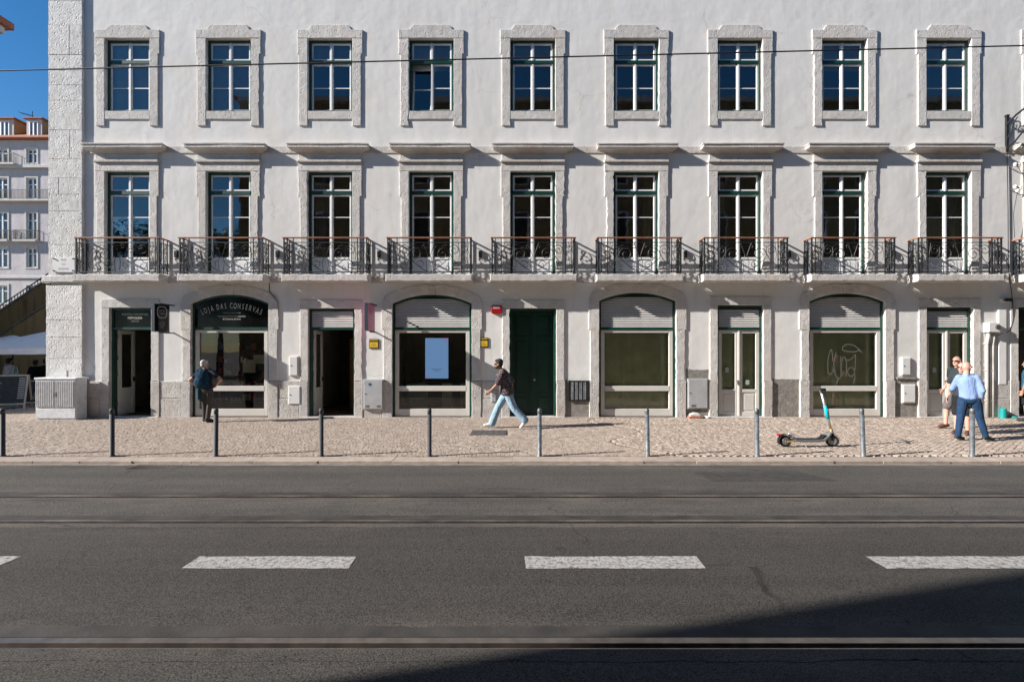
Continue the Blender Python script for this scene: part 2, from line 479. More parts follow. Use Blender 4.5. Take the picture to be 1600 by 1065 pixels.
# road: asphalt strips between the rail slots
RAILS = (-7.64, -8.63, -11.03, -12.02)
SL = .19                                           # half width of a rail's slot, bed included
road = MB()
edges = [KERB_Y]
for r in RAILS: edges += [r+SL, r-SL]
edges.append(-13.4)
for i in range(0, len(edges), 2):
    road.mi = 1 if i >= 4 else 0
    road.box(-90, 90, edges[i+1], edges[i], ROAD_Z-.15, ROAD_Z)
for r in RAILS:
    road.box(-90, 90, r-SL, r+SL, ROAD_Z-.2, ROAD_Z-.14)
road = road.build('road', [M['asphalt'], M['asphalt_dark']])
tag(road, kind='structure')
for r in RAILS:
    m = MB()                                       # grooved rail: head, groove, guard lip
    m.box(-90, 90, r-.005, r+.06, ROAD_Z-.12, ROAD_Z+.001)
    m.box(-90, 90, r-.055, r-.005, ROAD_Z-.12, ROAD_Z-.06)
    m.box(-90, 90, r-.072, r-.055, ROAD_Z-.12, ROAD_Z-.003)
    ro = m.build('tram_rail', M['steel'], road)
    rq = random.Random(int(-r*10))
    for e0, e1 in ((r+.063, r+SL+.012), (r-.073, r-SL-.012)):
        m = MB()
        xs_ = [-90, -20]; 
        while xs_[-1] < 20: xs_.append(xs_[-1]+rq.uniform(.03, .14))
        xs_.append(90); n = len(xs_); w_ = 0
        for q in xs_:
            w_ = .8*w_+rq.uniform(-.006, .006)
            m.v += [(q, e0, ROAD_Z+.002), (q, e1+w_+rq.uniform(-.008, .008), ROAD_Z+.0025)]
        b0 = len(m.v)-2*n
        for q in range(n-1):
            m.f.append((b0+2*q, b0+2*q+2, b0+2*q+3, b0+2*q+1) if e1 > e0 else (b0+2*q, b0+2*q+1, b0+2*q+3, b0+2*q+2)); m.m.append(0)
        m.build('rail_bed', M['railbed'] if e1 > e0 else M['asphalt_dark' if r < -9 else 'asphalt'], ro, recalc=False)
for a, b in ((-6.6, -4.9), (-3.12, -1.55), (.13, 1.84), (3.53, 5.25)):
    rnd = random.Random(int(a*100))
    def ed(x, y): return (x+rnd.uniform(-.012, .012), y+rnd.uniform(-.008, .008), ROAD_Z+.004)
    n = 14
    m = MB()
    top = [ed(a+(b-a)*i/n, -9.62) for i in range(n+1)]; bot = [ed(a+(b-a)*i/n, -9.885) for i in range(n+1)]
    m.add(bot+top, [(i, i+1, n+2+i, n+1+i) for i in range(n)])
    m.build('lane_dash', M['paint'], road, recalc=False)
# repaired patch of asphalt by the kerb, a few mm proud
M['patch'] = simple('fresh_asphalt', (.042, .039, .036), .8, var=.3, vs=7, bmp=.005, bs=60)
rnd = random.Random(3)
def patch(cx, cy, rx, ry, n=22):
    q = rough_poly([(cx-rx, cy-ry), (cx+rx*1.15, cy-ry*.9), (cx+rx*.8, cy+ry), (cx-rx*1.1, cy+ry*.8)], .09, .035, rnd)
    pts = [(a, b, ROAD_Z+.003) for a, b in q]; n = len(pts)
    return MB().add(pts, [tuple(range(n))]).build('asphalt_patch', M['patch'], road, recalc=False)
patch(4.1, -6.55, .95, .33)
MB().box(-90, 90, KERB_Y-.13, KERB_Y-.004, ROAD_Z-.02, ROAD_Z+.004).build('gutter', simple('gutter_grit', (.20, .172, .148), .9, var=.3, vs=7, bmp=.006, bs=40), road)
# opposite pavement, behind and under the camera
o = MB().box(-90, 90, -15.4, -13.4, ROAD_Z-.2, .02).build('opposite_pavement', M['ground']); tag(o, kind='structure')
# pavement bed, kerb stones, cobbles
pav = MB().box(-90, 90, KERB_Y+.36, 40, ROAD_Z-.2, -.016).build('pavement', M['sand'])
tag(pav, kind='structure')
rnd = random.Random(11)
x = -16.0
kst = []
while x < 16:
    w = rnd.uniform(.85, 1.35)
    m = MB()
    dz = rnd.uniform(-.004, .004)
    m.prism([(x+.0015, ROAD_Z-.1), (x+w-.0015, ROAD_Z-.1), (x+w-.0015, dz), (x+.0015, dz)], KERB_Y+rnd.uniform(-.008, .008), KERB_Y+.352, .008)
    m.build('kerb_stone', M['kerb'], pav)
    x += w
for xa, xb in ((-90, -16), (x, 90)):
    MB().prism([(xa, ROAD_Z-.1), (xb, ROAD_Z-.1), (xb, 0), (xa, 0)], KERB_Y, KERB_Y+.35, .02).build('kerb_run', M['kerb'], pav)
# gutter strip of pale grit along the kerb foot
rnd = random.Random(5)
def cobbles(fields):
    vs = []; fs = []
    def stone(poly):
        cx = sum(p[0] for p in poly)/4; cy = sum(p[1] for p in poly)/4
        h = rnd.uniform(-.003, .003); tx = rnd.uniform(-.06, .06); ty = rnd.uniform(-.06, .06)
        b = len(vs)
        for k, zz in ((.84, 0), (.95, -.008), (.95, -.03)):
            for (px, py) in poly:
                qx = cx+(px-cx)*k; qy = cy+(py-cy)*k
                vs.append((qx, qy, h+zz+(qx-cx)*tx+(qy-cy)*ty))
        fs.append((b, b+1, b+2, b+3))
        for a in (0, 4):
            for i in range(4):
                j = (i+1) % 4
                fs.append((b+a+i, b+a+4+i, b+a+4+j, b+a+j))
    def ok(x, y):
        if y < KERB_Y+.40: return False
        if y > -.03 and x > -13.95: return False
        if -1.02 < x < -.12 and -3.05 < y < -2.28: return False
        return abs(x) < 18.5
    # left and middle: uneven rows
    y = KERB_Y+.37
    while y < 3.2:
        rh = rnd.uniform(.066, .088)
        x = -21.0 + rnd.uniform(0, .1)
        ph = rnd.uniform(0, 6)
        while x < 3.3:
            w = rnd.uniform(.06, .1)
            wob = .03*math.sin(x*1.3+ph*.1)
            if ok(x, y) and (x < 2.6+.5*math.sin(y*2)):
                j = lambda: rnd.uniform(-.007, .007)
                yy = y+wob
                stone([(x+j(), yy+j()), (x+w+j(), yy+j()), (x+w+j(), yy+rh+j()), (x+j(), yy+rh+j())])
            x += w
        y += rh
    # right: laid on the diagonal
    g = .090
    ca = math.cos(R(38)); sa = math.sin(R(38))
    for i in range(-210, 310):
        for k in range(-270, 210):
            u = i*g; w = k*g
            x = u*ca - w*sa + 8; y = u*sa + w*ca - 2.6
            if x < 2.75+.5*math.sin(y*2) or not ok(x, y) or y > 0: continue
            poly = []
            for du, dv in ((0, 0), (1, 0), (1, 1), (0, 1)):
                a = (i+du)*g + rnd.uniform(-.006, .006); c = (k+dv)*g + rnd.uniform(-.006, .006)
                poly.append((a*ca-c*sa+8, a*sa+c*ca-2.6))
            stone(poly)
    me = bpy.data.meshes.new('cobbles')
    me.from_pydata(vs, [], fs)
    me.materials.append(M['cobble'])
    me.update()
    return tag(new_obj('cobbles', me, pav), kind='stuff')
cobbles(None)
# threshold strip of flat stones along the foot of the building
x = -13.0
rnd = random.Random(21)
while x < 16.8:
    w = rnd.uniform(.7, 1.3)
    MB().cbox(x+.005, min(x+w, 16.9)-.005, -.14, -.005, -.05, rnd.uniform(.012, .02), .008).build('threshold_stone', M['kerb'], pav)
    x += w
# cast plate in the pavement
pl = MB().box(-1.0, -.14, -3.03, -2.3, -.03, .004)
for i in range(6): pl.box(-.96+i*.14, -.88+i*.14, -2.99, -2.34, .004, .008)
o = pl.build('inspection_plate', M['tarnish'], origin=(-.57, -2.66, 0), loc=(-.57, -2.66, 0))
tag(o, 'flat dark metal inspection plate set in the cobbles near the walking man', 'plate')

# ================================================================ THE BUILDING
bld = thing('corner_building', 'long white plastered building with limestone window frames, balconies and ground-floor shops', 'building', (0, 0, 0))
UPX = [199.5, 357.5, 516, 674, 832.5, 994, 1156, 1319, 1481.5, 1645]       # bay centres in the photo
BX = [PX(p) for p in UPX]
XL, XR = PX(80), 17.6
TOP = 15.4
W_A = .673                                                                    # half width of the upper openings
zA0, zA1 = PZ(174), PZ(61)
zB0, zB1 = PZ(431), PZ(268)
DOORS = {0: (172, 237, 481), 2: (482, 554, 482), 4: (797, 869, 482), 6: (1121, 1192, 477), 8: (1447, 1519, 480), 9: (1590, 1700, 480)}
ARCHES = {1: (299, 420, 460, 474), 3: (613, 737, 460, 474), 5: (936, 1056, 457, 470), 7: (1264, 1382, 458, 471)}
holes = []
for i, x in enumerate(BX):
    holes.append((x-W_A-.06, x+W_A+.06, zA0-.06, zA1+.06))
    holes.append((x-W_A-.06, x+W_A+.06, zB0-.02, zB1+.06))
for i, (a, b, t) in DOORS.items(): holes.append((PX(a)-.05, PX(b)+.05, -.1, PZ(t)+.05))
for i, (a, b, c, s) in ARCHES.items(): holes.append((PX(a)-.03, PX(b)+.03, -.1, PZ(c)+.02))
xs = sorted(set([XL, XR] + [h[0] for h in holes] + [h[1] for h in holes if h[1] < XR]))
zs = sorted(set([-.1, TOP] + [h[2] for h in holes] + [h[3] for h in holes]))
xs = [x for x in xs if XL <= x <= XR]
m = MB()
idx = {}
def vid(x, z):
    k = (round(x, 4), round(z, 4))
    if k not in idx:
        idx[k] = len(m.v); m.v.append((x, 0, z))
    return idx[k]
for i in range(len(xs)-1):
    for k in range(len(zs)-1):
        cx = (xs[i]+xs[i+1])/2; cz = (zs[k]+zs[k+1])/2
        if any(h[0] < cx < h[1] and h[2] < cz < h[3] for h in holes): continue
        m.f.append((vid(xs[i], zs[k]), vid(xs[i+1], zs[k]), vid(xs[i+1], zs[k+1]), vid(xs[i], zs[k+1]))); m.m.append(0)
m.build('wall', M['plaster'], bld, recalc=False)
m = MB()                                            # side, back and top of the block
m.box(XL, XL+.3, .002, 12, -.1, TOP); m.box(XR-.3, XR, .002, 12, -.1, TOP); m.box(XL+.3, XR-.3, 11.7, 12, -.1, TOP)
m.build('side_wall', M['plaster'], bld)
MB().box(XL-.1, XR+.2, -.1, 12.2, TOP, TOP+.25).build('eaves', M['stone'], bld)
MB().prism([(XL-.2, TOP+.25), (XR+.2, TOP+.25), (XR-3, TOP+3), (XL+3, TOP+3)], .1, 12.1).build('roof', M['tile'], bld)
# rooms behind the glass
m = MB()
for z0, z1 in ((-.02, 3.95), (4.2, 8.1), (8.6, 12.6)):
    y0, y1 = .26, 5.0
    m.quad((XL+.3, y1, z0), (XR-.3, y1, z0), (XR-.3, y1, z1), (XL+.3, y1, z1))
    m.quad((XL+.3, y0, z0), (XR-.3, y0, z0), (XR-.3, y1, z0), (XL+.3, y1, z0))
    m.quad((XL+.3, y0, z1), (XL+.3, y1, z1), (XR-.3, y1, z1), (XR-.3, y0, z1))
    for xx in ((XL+.31, PX(445), PX(590), PX(760), PX(910), PX(1090), PX(1230), PX(1410), XR-.31) if z0 < 0 else (XL+.31, BX[1]+1.5, BX[3]+1.5, BX[5]+1.5, BX[7]+1.5, XR-.31)):
        m.box(xx-.05, xx+.05, y0+.02, y1-.02, z0+.01, z1-.01)
m.build('room_shell', M['room'], bld, recalc=False)

def rstone(parent, name, pts, y0, y1, b=.012, mat='stone', amp=.010, seed=0, step=.13):
    rn = random.Random(seed)
    return MB().prism(rough_poly(pts, step, amp, rn), y0, y1, b).build(name, M[mat], parent)

# ---- corner quoin: single stones, then a band, then the lower shaft
ys = [-60, 4, 42, 88, 112, 135, 159, 205, 250, 279, 305, 331, 383, 405, 431]
rnd = random.Random(2)
QX0, QX1 = PX(79), PX(131.5)
for i in range(len(ys)-1):
    z1, z0 = PZ(ys[i]), PZ(ys[i+1])
    if i in (2, 7, 9):
        xm = PX(95 if i == 9 else 112)
        spans = [(QX0, xm-.003), (xm+.003, QX1)]
    else: spans = [(QX0, QX1)]
    for a, b in spans:
        pr = -.075 + rnd.uniform(-.004, .004)
        rstone(bld, 'quoin_stone', [(a, z0+.0015), (b, z0+.0015), (b, z1-.0015), (a, z1-.0015)], pr, .1, .006, 'quoin', .004, i)
rstone(bld, 'quoin_band', [(PX(69), PZ(442)), (PX(138), PZ(442)), (PX(138), PZ(431)), (PX(72), PZ(431))], -.13, .1, .02, 'quoin', .012, 77)
ys = [446, 500, 527, 560, 590, 622, 656]
for i in range(len(ys)-1):
    z1, z0 = PZ(ys[i]), PZ(ys[i+1])
    rstone(bld, 'quoin_stone', [(PX(75.5), z0+.0015), (PX(132), z0+.0015), (PX(132), z1-.0015), (PX(75.5), z1-.0015)], -.08+rnd.uniform(-.005, .005), .1, .008, 'quoin', .008, 40+i)
# ---- string courses between the bays
def runs(x0, x1, cuts):
    out = []; a = x0
    for c0, c1 in sorted(cuts):
        if c0 > a: out.append((a, c0))
        a = max(a, c1)
    if a < x1: out.append((a, x1))
    return out
for a, b in runs(QX1+.02, XR, [(x-1.0, x+1.0) for x in BX]):
    rstone(bld, 'string_course', [(a, PZ(240)), (b, PZ(240)), (b, PZ(229)), (a, PZ(229))], -.022, .05, .006, 'slab', .006, int(a*10)+900)
for a, b in runs(PX(138)+.01, XR, [(x-1.22, x+1.22) for x in BX]):
    rstone(bld, 'string_course', [(a, PZ(442)), (b, PZ(442)), (b, PZ(431)), (a, PZ(431))], -.03, .05, .008, 'slab', .008, int(a*10)+500)

# ---- shared meshes for windows and balcony doors
def sash_pair(z0, z1, bars, w, st=.05, panel=None, sides=(-1, 1)):
    "two leaves side by side: white frames with glazing bars, returns (frame MB, panes)"
    m = MB(); panes = []
    for s in sides:
        x0, x1 = (-w, -.004) if s < 0 else (.004, w)
        zb = z0
        m.frame(x0, x1, z0, z1, st, .105, .15, b=.006)
        if panel:
            m.cbox(x0+st, x1-st, .105, .15, panel, panel+.06, .006)
            m.box(x0+st, x1-st, .125, .145, z0+st, panel)
            m.cbox(x0+st+.07, x1-st-.07, .112, .126, z0+st+.07, panel-.06, .008)
            zb = panel+.06-st
        zz = [zb+st] + [b for b in bars] + [z1-st]
        for bz in bars: m.box(x0+st, x1-st, .115, .14, bz-.013, bz+.013)
        for i in range(len(zz)-1):
            panes.append((x0+st, x1-st, zz[i], zz[i+1]))
    if -1 not in sides or 1 in sides: m.box(-.022, .022, .088, .105, z0, z1)          # cover strip where the leaves meet
    return m, panes
def pane_mesh(p, y=.128):
    return MB().quad((p[0], y, p[2]), (p[1], y, p[2]), (p[1], y, p[3]), (p[0], y, p[3])).mesh('pane', M['glass'], recalc=False)
G = .072
M['drape'] = simple('drawn_curtain', (.36, .33, .28), .9, var=.1)
gA = MB().frame(-W_A, W_A, zA0, zA1, G, .085, .17)
gA.cbox(-W_A+G, W_A-G, .078, .17, PZ(97.5), PZ(92), .006)
gA = gA.mesh('window', M['green'])
fu, pu = sash_pair(PZ(92), zA1-G, [], W_A-G)
fl, pl_ = sash_pair(zA0+G*.6, PZ(97.5), [PZ(135)], W_A-G)
A_frames = [fu.mesh('sash', M['white']), fl.mesh('sash', M['white'])]
A_panes = [pane_mesh(p) for p in pu+pl_]
gB = MB().frame(-W_A, W_A, zB0, zB1, G, .085, .17)
gB.cbox(-W_A+G, W_A-G, .078, .17, PZ(302.5), PZ(297), .006)
gB = gB.mesh('balcony_door', M['green'])
fu, pu = sash_pair(PZ(297), zB1-G, [], W_A-G)
fl, pl_ = sash_pair(zB0+.03, PZ(302.5), [PZ(338), PZ(370)], W_A-G, panel=PZ(404))
B_frames = [fu.mesh('sash', M['white']), fl.mesh('door_leaf', M['white'])]
B_panes = [pane_mesh(p) for p in pu+pl_]
# ---- balcony railing: bars and scrolls of forged iron
def spiral(cx, cz, r0, r1, a0, a1, n=14):
    return [(cx+(r0+(r1-r0)*i/n)*math.cos(a0+(a1-a0)*i/n), cz+(r0+(r1-r0)*i/n)*math.sin(a0+(a1-a0)*i/n)) for i in range(n+1)]
def scroll_S(x0, z0, x1, z1, r, flip=1):
    "S scroll from low curl to high curl"
    lo = spiral(x0, z0, r*.25, r, R(90)-flip*R(400), R(90)-flip*R(90), 16)
    hi = spiral(x1, z1, r, r*.25, R(-90)-flip*R(90), R(-90)-flip*R(-220), 16)
    return lo + hi
BW, BP = 1.21, .375                                    # half width and projection of the railing
zs0 = zB0
def front_panel():
    m = MB()
    def fl(pts, r=.0095): m.tube([(p[0], -BP, zs0+p[1]) for p in pts], r, 4)
    for x in (-BW, BW): m.box(x-.017, x+.017, -BP-.017, -BP+.017, zs0, zs0+1.04)
    for x in (-BW+.10, -BW+.27, BW-.27, BW-.10): m.box(x-.011, x+.011, -BP-.011, -BP+.011, zs0+.03, zs0+1.04)
    m.box(-BW, BW, -BP-.009, -BP+.009, zs0+.91, zs0+.93)
    m.box(-BW, BW, -BP-.011, -BP+.011, zs0+.045, zs0+.07)
    for s in (-1, 1):
        q = lambda pts: [(s*p[0], p[1]) for p in pts]
        xm = BW-.185
        # narrow end panel: stacked C scrolls
        for zc in (.2, .42, .64, .80):
            fl(q(spiral(xm-.035, zc, .05, .015, R(-90), R(330))), .008)
            fl(q(spiral(xm+.035, zc+.02, .05, .015, R(90), R(-330))), .008)
        fl(q([(xm, .07), (xm-.05, .14), (xm, .26), (xm+.05, .34), (xm, .5), (xm-.05, .58), (xm, .72), (xm+.04, .8), (xm, .91)]), .008)
        xe = BW-.05
        fl(q([(xe, .07), (xe+.03, .2), (xe-.03, .36), (xe+.03, .52), (xe-.03, .7), (xe, .91)]), .007)
        # broad middle panel: lyre of big scrolls
        fl(q(spiral(.40, .58, .045, .22, R(500), R(-70), 30)), .011)
        fl(q([(.475, .372), (.36, .27), (.22, .16), (.05, .08)]), .011)
        fl(q(spiral(.25, .27, .03, .13, R(420), R(20), 20)), .009)
        fl(q(spiral(.73, .70, .035, .15, R(-330), R(100), 22)), .010)
        fl(q([(.704, .848), (.60, .78), (.60, .60), (.70, .42), (.80, .30)]), .010)
        fl(q(spiral(.74, .25, .03, .12, R(-300), R(60), 20)), .010)
        fl(q(spiral(.56, .17, .02, .085, R(480), R(90), 16)), .009)
        fl(q([(.06, .08), (.09, .35), (.03, .55), (.10, .75), (.16, .91)]), .009)
        fl(q(spiral(.14, .80, .02, .07, R(-270), R(120), 14)), .008)
        fl(q([(.62, .78), (.5, .86), (.36, .80)]), .008)
        fl(q([(.86, .40), (.90, .55), (.85, .91)]), .008)
    return m
def side_panel(x):
    m = MB()
    def fl(pts, r=.0085): m.tube([(x, -BP*p[0], zs0+p[1]) for p in pts], r, 4)
    m.box(x-.009, x+.009, -BP, -.0, zs0+.91, zs0+.93)
    m.box(x-.010, x+.010, -BP, -.0, zs0+.045, zs0+.07)
    m.box(x-.011, x+.011, -BP*.5-.011, -BP*.5+.011, zs0+.03, zs0+1.04)
    m.box(x-.011, x+.011, -.035, -.013, zs0+.03, zs0+1.04)
    for yc in (.25, .75):
        for zc in (.22, .45, .68, .82):
            fl(spiral(yc, zc, .15, .04, R(-90), R(330)), .008)
        fl([(yc, .07), (yc-.12, .2), (yc+.1, .4), (yc-.1, .6), (yc, .91)], .008)
    return m
rail_front = front_panel().mesh('railing_panel', M['iron'], recalc=False)
rail_sides = [side_panel(-BW).mesh('railing_side', M['iron'], recalc=False), side_panel(BW).mesh('railing_side', M['iron'], recalc=False)]
hm = MB()
hm.cbox(-BW-.04, BW+.04, -BP-.032, -BP+.032, zs0+1.04, zs0+1.075, .006)
for s in (-1, 1):
    hm.box(s*BW-.03, s*BW+.03, -BP+.033, -.002, zs0+1.042, zs0+1.073)
handrail = hm.mesh('handrail', M['rail'])
def loft_cornice(x, parent):
    prof = [(7.905, .985, .045), (7.935, .99, .06), (7.95, 1.03, .075), (7.97, 1.06, .10), (7.99, 1.11, .15), (8.0, 1.15, .195), (8.015, 1.165, .21), (8.02, 1.185, .23), (8.105, 1.185, .232), (8.11, 1.205, .25), (8.14, 1.205, .25)]
    m = MB(); n = len(prof); rn = random.Random(int(x*10))
    for z, w, p in prof:
        j = lambda: rn.uniform(-.004, .004)
        xs_ = [-w, -w*.5, 0, w*.5, w]
        m.v += [(-w, .05, z)] + [(q+j(), -p+j(), z+j()*.7) for q in xs_] + [(w, .05, z)]
    for i in range(n-1):
        for k in range(6): m.f.append((i*7+k, i*7+k+1, (i+1)*7+k+1, (i+1)*7+k)); m.m.append(0)
    m.f.append(tuple((n-1)*7+k for k in range(7))); m.m.append(0)
    m.f.append(tuple(6-k for k in range(7))); m.m.append(0)
    return m.build('cornice', M['slab'], parent)

for i, x in enumerate(BX):
    # upper window
    w = new_obj('window', gA, bld, (x, 0, 0))
    if i == 3:                                          # its left leaf is tilted inward at the top
        zl = zA0+G*.6
        fr_, pr_ = sash_pair(zl, PZ(97.5), [PZ(135)], W_A-G, sides=(1,))
        ft_, pt_ = sash_pair(zl, PZ(97.5), [PZ(135)], W_A-G, sides=(-1,))
        new_obj('sash', A_frames[0], w); fr_.build('sash', M['white'], w)
        for me in A_panes[:2]: new_obj('pane', me, w)
        for p in pr_: new_obj('pane', pane_mesh(p), w)
        lf = ft_.build('tilted_sash', M['white'], w, loc=(0, .13, zl), origin=(0, .13, zl))
        lf.rotation_euler = (R(-7), 0, 0)
        for p in pt_:
            q = MB().quad((p[0], -.002, p[2]-zl), (p[1], -.002, p[2]-zl), (p[1], -.002, p[3]-zl), (p[0], -.002, p[3]-zl)).build('pane', M['glass'], w, loc=(0, .13, zl), recalc=False)
            q.rotation_euler = (R(-7), 0, 0)
    else:
        for me in A_frames: new_obj('sash', me, w)
        for me in A_panes: new_obj('pane', me, w)
    sd = i*17
    ji, jo, je = W_A, .93, .975
    zt, ze, zf, zs_ = zA1, PZ(85), PZ(197), PZ(187)
    for s in (-1, 1):
        pts = [(ji, zf), (jo, zf), (jo, ze), (je, ze), (je, zt), (ji, zt)]
        if s < 0: pts = [(-a, b) for a, b in pts][::-1]
        rstone(w, 'jamb_stone', pts, -.034, .2, .007, seed=sd+s, amp=.020 if (i*3+s) % 4 == 0 else .005, step=.09)
    rstone(w, 'lintel_stone', [(-je, zt+.004), (je, zt+.004), (je, PZ(47.5)), (.64, PZ(47.5)), (.60, PZ(44)), (.53, PZ(40)), (-.53, PZ(40)), (-.60, PZ(44)), (-.64, PZ(47.5)), (-je, PZ(47.5))], -.036, .2, .007, seed=sd+5, amp=.004, step=.2)
    rstone(w, 'sill_stone', [(-ji+.003, zs_), (ji-.003, zs_), (ji-.003, zA0), (-ji+.003, zA0)], -.030, .2, .008, seed=sd+6, amp=.006)
    # blinds and curtains behind the glass differ from window to window
    rb = random.Random(i*5+1)
    yb = .215
    if i in (0, 1):
        MB().box(-W_A+.01, W_A-.01, yb, yb+.01, zA0+.02, zA1-.02).build('curtain', M['curtain'], w)
    else:
        drop = rb.choice((PZ(93), PZ(93), PZ(105), PZ(93)))
        MB().box(-W_A+.01, W_A-.01, yb, yb+.01, drop, zA1-.02).build('roller_blind', M['curtain'], w)
    # balcony door with its frame, frieze and cornice
    d = new_obj('balcony_door', gB, bld, (x, 0, 0))
    for k, me in enumerate(B_frames): new_obj(me.name, me, d)
    for me in B_panes: new_obj('pane', me, d)
    if i in (2, 5, 6, 8):
        cx0, cx1 = ((-W_A+.02, -.22), (.30, W_A-.02), (-W_A+.02, -.30), (.2, W_A-.02))[(2, 5, 6, 8).index(i)]
        cm = MB(); nf = 9
        for q in range(nf):
            xa, xb = cx0+(cx1-cx0)*q/nf, cx0+(cx1-cx0)*(q+1)/nf
            cm.quad((xa, .30+.03*(q % 2), zB0+.05), (xb, .30+.03*((q+1) % 2), zB0+.05), (xb, .30+.03*((q+1) % 2), zB1), (xa, .30+.03*(q % 2), zB1))
        cm.build('curtain', M['drape'], d, recalc=False)
    ze = PZ(307)
    for s in (-1, 1):
        pts = [(ji, zB0), (.90, zB0), (.90, ze), (.955, ze), (.955, zB1), (ji, zB1)]
        if s < 0: pts = [(-a, b) for a, b in pts][::-1]
        rstone(d, 'jamb_stone', pts, -.034, .2, .007, seed=sd+50+s, amp=.020 if (i*5+s) % 3 == 0 else .005, step=.09)
    rstone(d, 'lintel_stone', [(-.955, zB1+.004), (.955, zB1+.004), (.955, PZ(255)), (-.955, PZ(255))], -.036, .2, .006, seed=sd+55, amp=.004)
    MB().cbox(-.965, .965, -.085, .1, PZ(254.8), PZ(250.6), .012).build('ledge', M['slab'], d)
    rstone(d, 'frieze_stone', [(-.93, PZ(250.4)), (.93, PZ(250.4)), (.93, 7.903), (-.93, 7.903)], -.036, .1, .004, seed=sd+57, amp=.003)
    loft_cornice(x, d)
    # balcony: slab, railing and handrail
    rn = random.Random(sd+9)
    zt_, zb_ = zB0-.004, zB0-.225
    sl = rough_poly([(-1.27, zb_), (1.27, zb_), (1.27, zt_), (-1.27, zt_)], .09, .018, rn)
    b = MB().prism(sl, -.425, .1, .018).build('balcony', M['slab'], bld, (x, 0, 0))
    new_obj('railing_panel', rail_front, b)
    for me in rail_sides: new_obj('railing_side', me, b)
    new_obj('handrail', handrail, b)
    if i < 9 and i not in (4,):
        MB().cbox(1.42, 1.52, -.05, .02, PZ(402), PZ(392), .008).build('wall_vent', M['black'], d)
# one leaf of the fourth upper window stands tilted: a loose sash seen a little lower and inward
# ================================================================ GROUND FLOOR
def txt(s, size, cx, cz, y, parent, mat, sx=1.0, name='lettering', align='CENTER', roty=0.0, side=None, depth=.002):
    cu = bpy.data.curves.new('t', 'FONT'); cu.body = s; cu.size = size; cu.align_x = align; cu.align_y = 'CENTER'; cu.resolution_u = 3
    ob = bpy.data.objects.new('t', cu); COL.objects.link(ob)
    dg = bpy.context.evaluated_depsgraph_get()
    me = bpy.data.meshes.new_from_object(ob.evaluated_get(dg))
    bpy.data.objects.remove(ob); bpy.data.curves.remove(cu)
    ca, sa = math.cos(roty), math.sin(roty)
    for v in me.vertices:
        a, b = v.co.x*sx, v.co.y
        a, b = a*ca - b*sa, a*sa + b*ca
        if side is None: v.co = (cx+a, y, cz+b)
        else: v.co = (side, y+a, cz+b)         # lettering on a face that looks along +x
    me.materials.clear(); me.materials.append(mat)
    me.name = name
    return new_obj(name, me, parent)
def arc_pts(hw, spring, crown, n=24):
    sag = crown-spring
    Rr = (hw*hw+sag*sag)/(2*sag); zc = crown-Rr
    a = math.asin(hw/Rr)
    return Rr, zc, a, [(Rr*math.sin(a-2*a*i/n), zc+Rr*math.cos(a-2*a*i/n)) for i in range(n+1)]     # right to left
def stone_jambs(parent, hw, top, outer, ear_z=None, ear=0.0, seed=0, zsplit=PZ(595), bot=-.04):
    for s in (-1, 1):
        def fl(p): return [(-a, b) for a, b in p][::-1] if s < 0 else p
        if ear_z: pts = [(hw, zsplit+.003), (outer, zsplit+.003), (outer, ear_z), (outer+ear, ear_z), (outer+ear, top), (hw, top)]
        else: pts = [(hw, zsplit+.003), (outer, zsplit+.003), (outer, top), (hw, top)]
        rstone(parent, 'jamb_stone', fl(pts), -.034, .22, .008, seed=seed+s, amp=.020 if (seed+s) % 3 == 0 else .005, step=.09)
        rstone(parent, 'jamb_base', fl([(hw, bot), (outer+.03, bot), (outer+.03, zsplit), (hw, zsplit)]), -.055, .22, .012, 'plinth', .010, seed+7+s)
def slat_run(parent, x0f, z0, z1, pitch, y=.07):
    "horizontal louvre slats, x0f(z) gives the half width at height z"
    z = z0
    while z+pitch*.8 < z1:
        hw = x0f(z)
        if hw > .12:
            MB().add([(-hw, y, z), (hw, y, z), (hw, y+.035, z+pitch*.72), (-hw, y+.035, z+pitch*.72),
                      (-hw, y+.010, z-.004), (hw, y+.010, z-.004), (hw, y+.045, z+pitch*.72-.004), (-hw, y+.045, z+pitch*.72-.004)],
                     [(0, 1, 2, 3), (7, 6, 5, 4), (0, 4, 5, 1), (1, 5, 6, 2), (2, 6, 7, 3), (3, 7, 4, 0)]).build('louvre_slat', M['louvre'], parent)
        z += pitch
